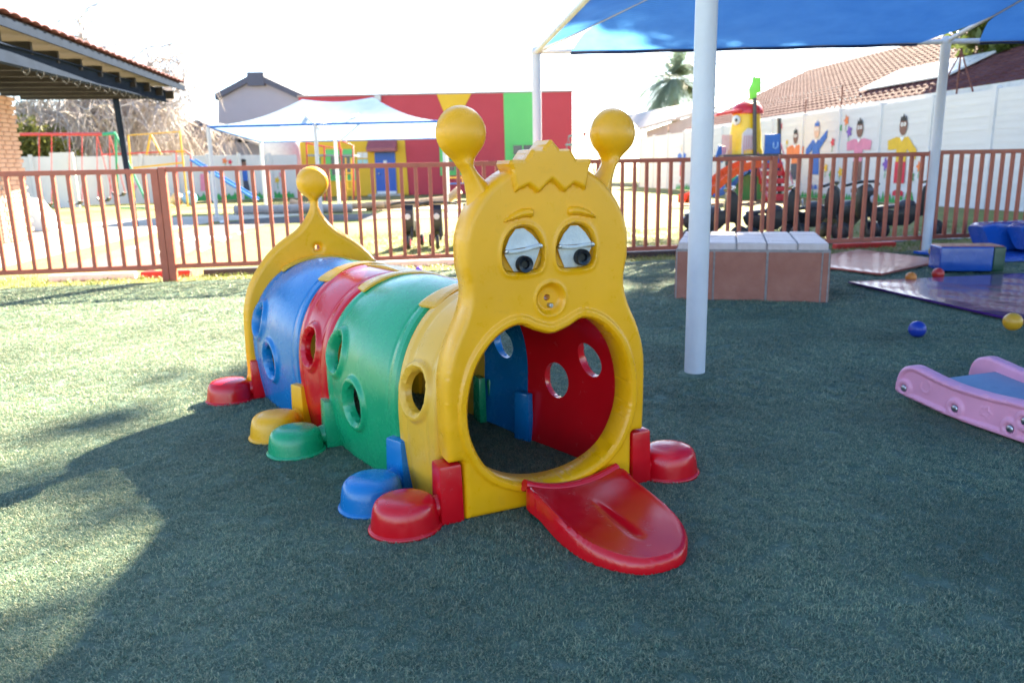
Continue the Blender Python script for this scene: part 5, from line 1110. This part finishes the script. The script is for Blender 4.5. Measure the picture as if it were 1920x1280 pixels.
# ------------------------------------------------------------------ bare weeping tree, shrubs
PALE = mat('pale_bare_twig', (.38, .33, .31), .85, .25, 3)
def bare_tree(name, loc, H, spread, seed, label, weep=True, nb=16, nt=9):
    r = np.random.default_rng(seed); t = thing(name, label, 'tree', loc); b = MB(); b2 = MB()
    trunk, d = branch_path((0, 0, -.1), (0.05, 0, 1), H * .36, 6, r, .08); b.tube(trunk, list(np.linspace(H * .04, H * .026, 7)), 10)
    for i in range(nb):
        a = i * 2.4 + r.uniform(-.3, .3); el = r.uniform(.35, 1.2); st_p = trunk[r.integers(4, 7)]
        L = spread * r.uniform(.75, 1.15); pts, d = branch_path(st_p, (math.cos(a) * math.cos(el), math.sin(a) * math.cos(el), math.sin(el)), L, 8, r, .17, -.02 if weep else .05); b.tube(pts, list(np.linspace(H * .013, H * .003, 9)), 6)
        for j in range(2, 9):
            for q in range(3):
                dd_ = r.normal(size=3); dd_[2] = abs(dd_[2]) * .4; dd_ /= np.linalg.norm(dd_); tw, d2 = branch_path(pts[j], dd_, spread * r.uniform(.22, .42), 5, r, .22, -.10 if weep else .05); b.tube(tw, list(np.linspace(H * .0042, H * .0018, 6)), 4, False)
                for k in range(nt):
                    s0 = tw[r.integers(1, 6)]; d3 = r.normal(size=3) * .6; d3[2] = -.25 if weep else .4; hang = spread * r.uniform(.16, .55); tt, _ = branch_path(s0, d3 / np.linalg.norm(d3), hang, 5, r, .16, -.42 if weep else .1)
                    if min(p_[2] for p_ in tt) < .6: continue
                    b2.tube(tt, list(np.linspace(H * .0021, H * .0010, 6)), 3, False)
    b.build('trunk', PALE, t, smooth=60); tag(b2.build('twigs', PALE, t, recalc=False), kind='stuff'); return t
p = at(207, 300, 38); bare_tree('willow_tree', (p.x, 38, 0), 9.0, 4.9, 3, 'bare pale weeping willow behind the swings at the left', True, 18, 9)
p = at(330, 300, 46); bare_tree('willow_tree', (p.x, 46, 0), 5.2, 3.0, 9, 'smaller bare weeping tree between the willow and the grey house', True, 12, 6)
p = at(235, 150, 52); bare_tree('bare_tree', (p.x, 52, 0), 9.5, 4.2, 14, 'upright bare tree whose fine crown shows above the veranda tiles', False, 12, 3)
p = at(140, 150, 54); bare_tree('bare_tree', (p.x, 54, 0), 9.8, 3.4, 21, 'faint bare tree top above the middle of the veranda roof', False, 10, 3)
def bush(px, Y, w, h_, seed, m, label, nm='shrub'):
    t = thing(nm, label, 'shrub', (at(px, 300, Y).x, Y, 0)); r = np.random.default_rng(seed); b = MB(); b.tube([(0, 0, -.05), (.05, 0, h_ * .5), (0, 0, h_ * .8)], [.12, .08, .03], 8); b.build('stem', BARK, t)
    cl = [(r.normal() * w * .35, r.normal() * w * .35, r.uniform(.25, .85) * h_, w * r.uniform(.22, .4)) for i in range(16)]; b = MB(); leaf_cloud(b, cl, 3200, .14, seed); b.build('foliage', m, t, recalc=False)
OLIVE = mat('olive_leaf', (.12, .13, .03), .6, .3, 1, trans=.35, col2=(.24, .23, .05)); CON = mat('conifer_leaf', (.035, .06, .035), .7, .3, 1)
bush(70, 34, 2.2, 3.6, 31, OLIVE, 'olive green shrub behind the low white wall beside the brick pier'); bush(105, 34.5, 2.0, 3.2, 32, OLIVE, 'yellowish green shrub behind the swing ropes')
bush(62, 40, 1.3, 5.6, 33, CON, 'dark green conifer rising behind the olive shrubs', 'conifer')
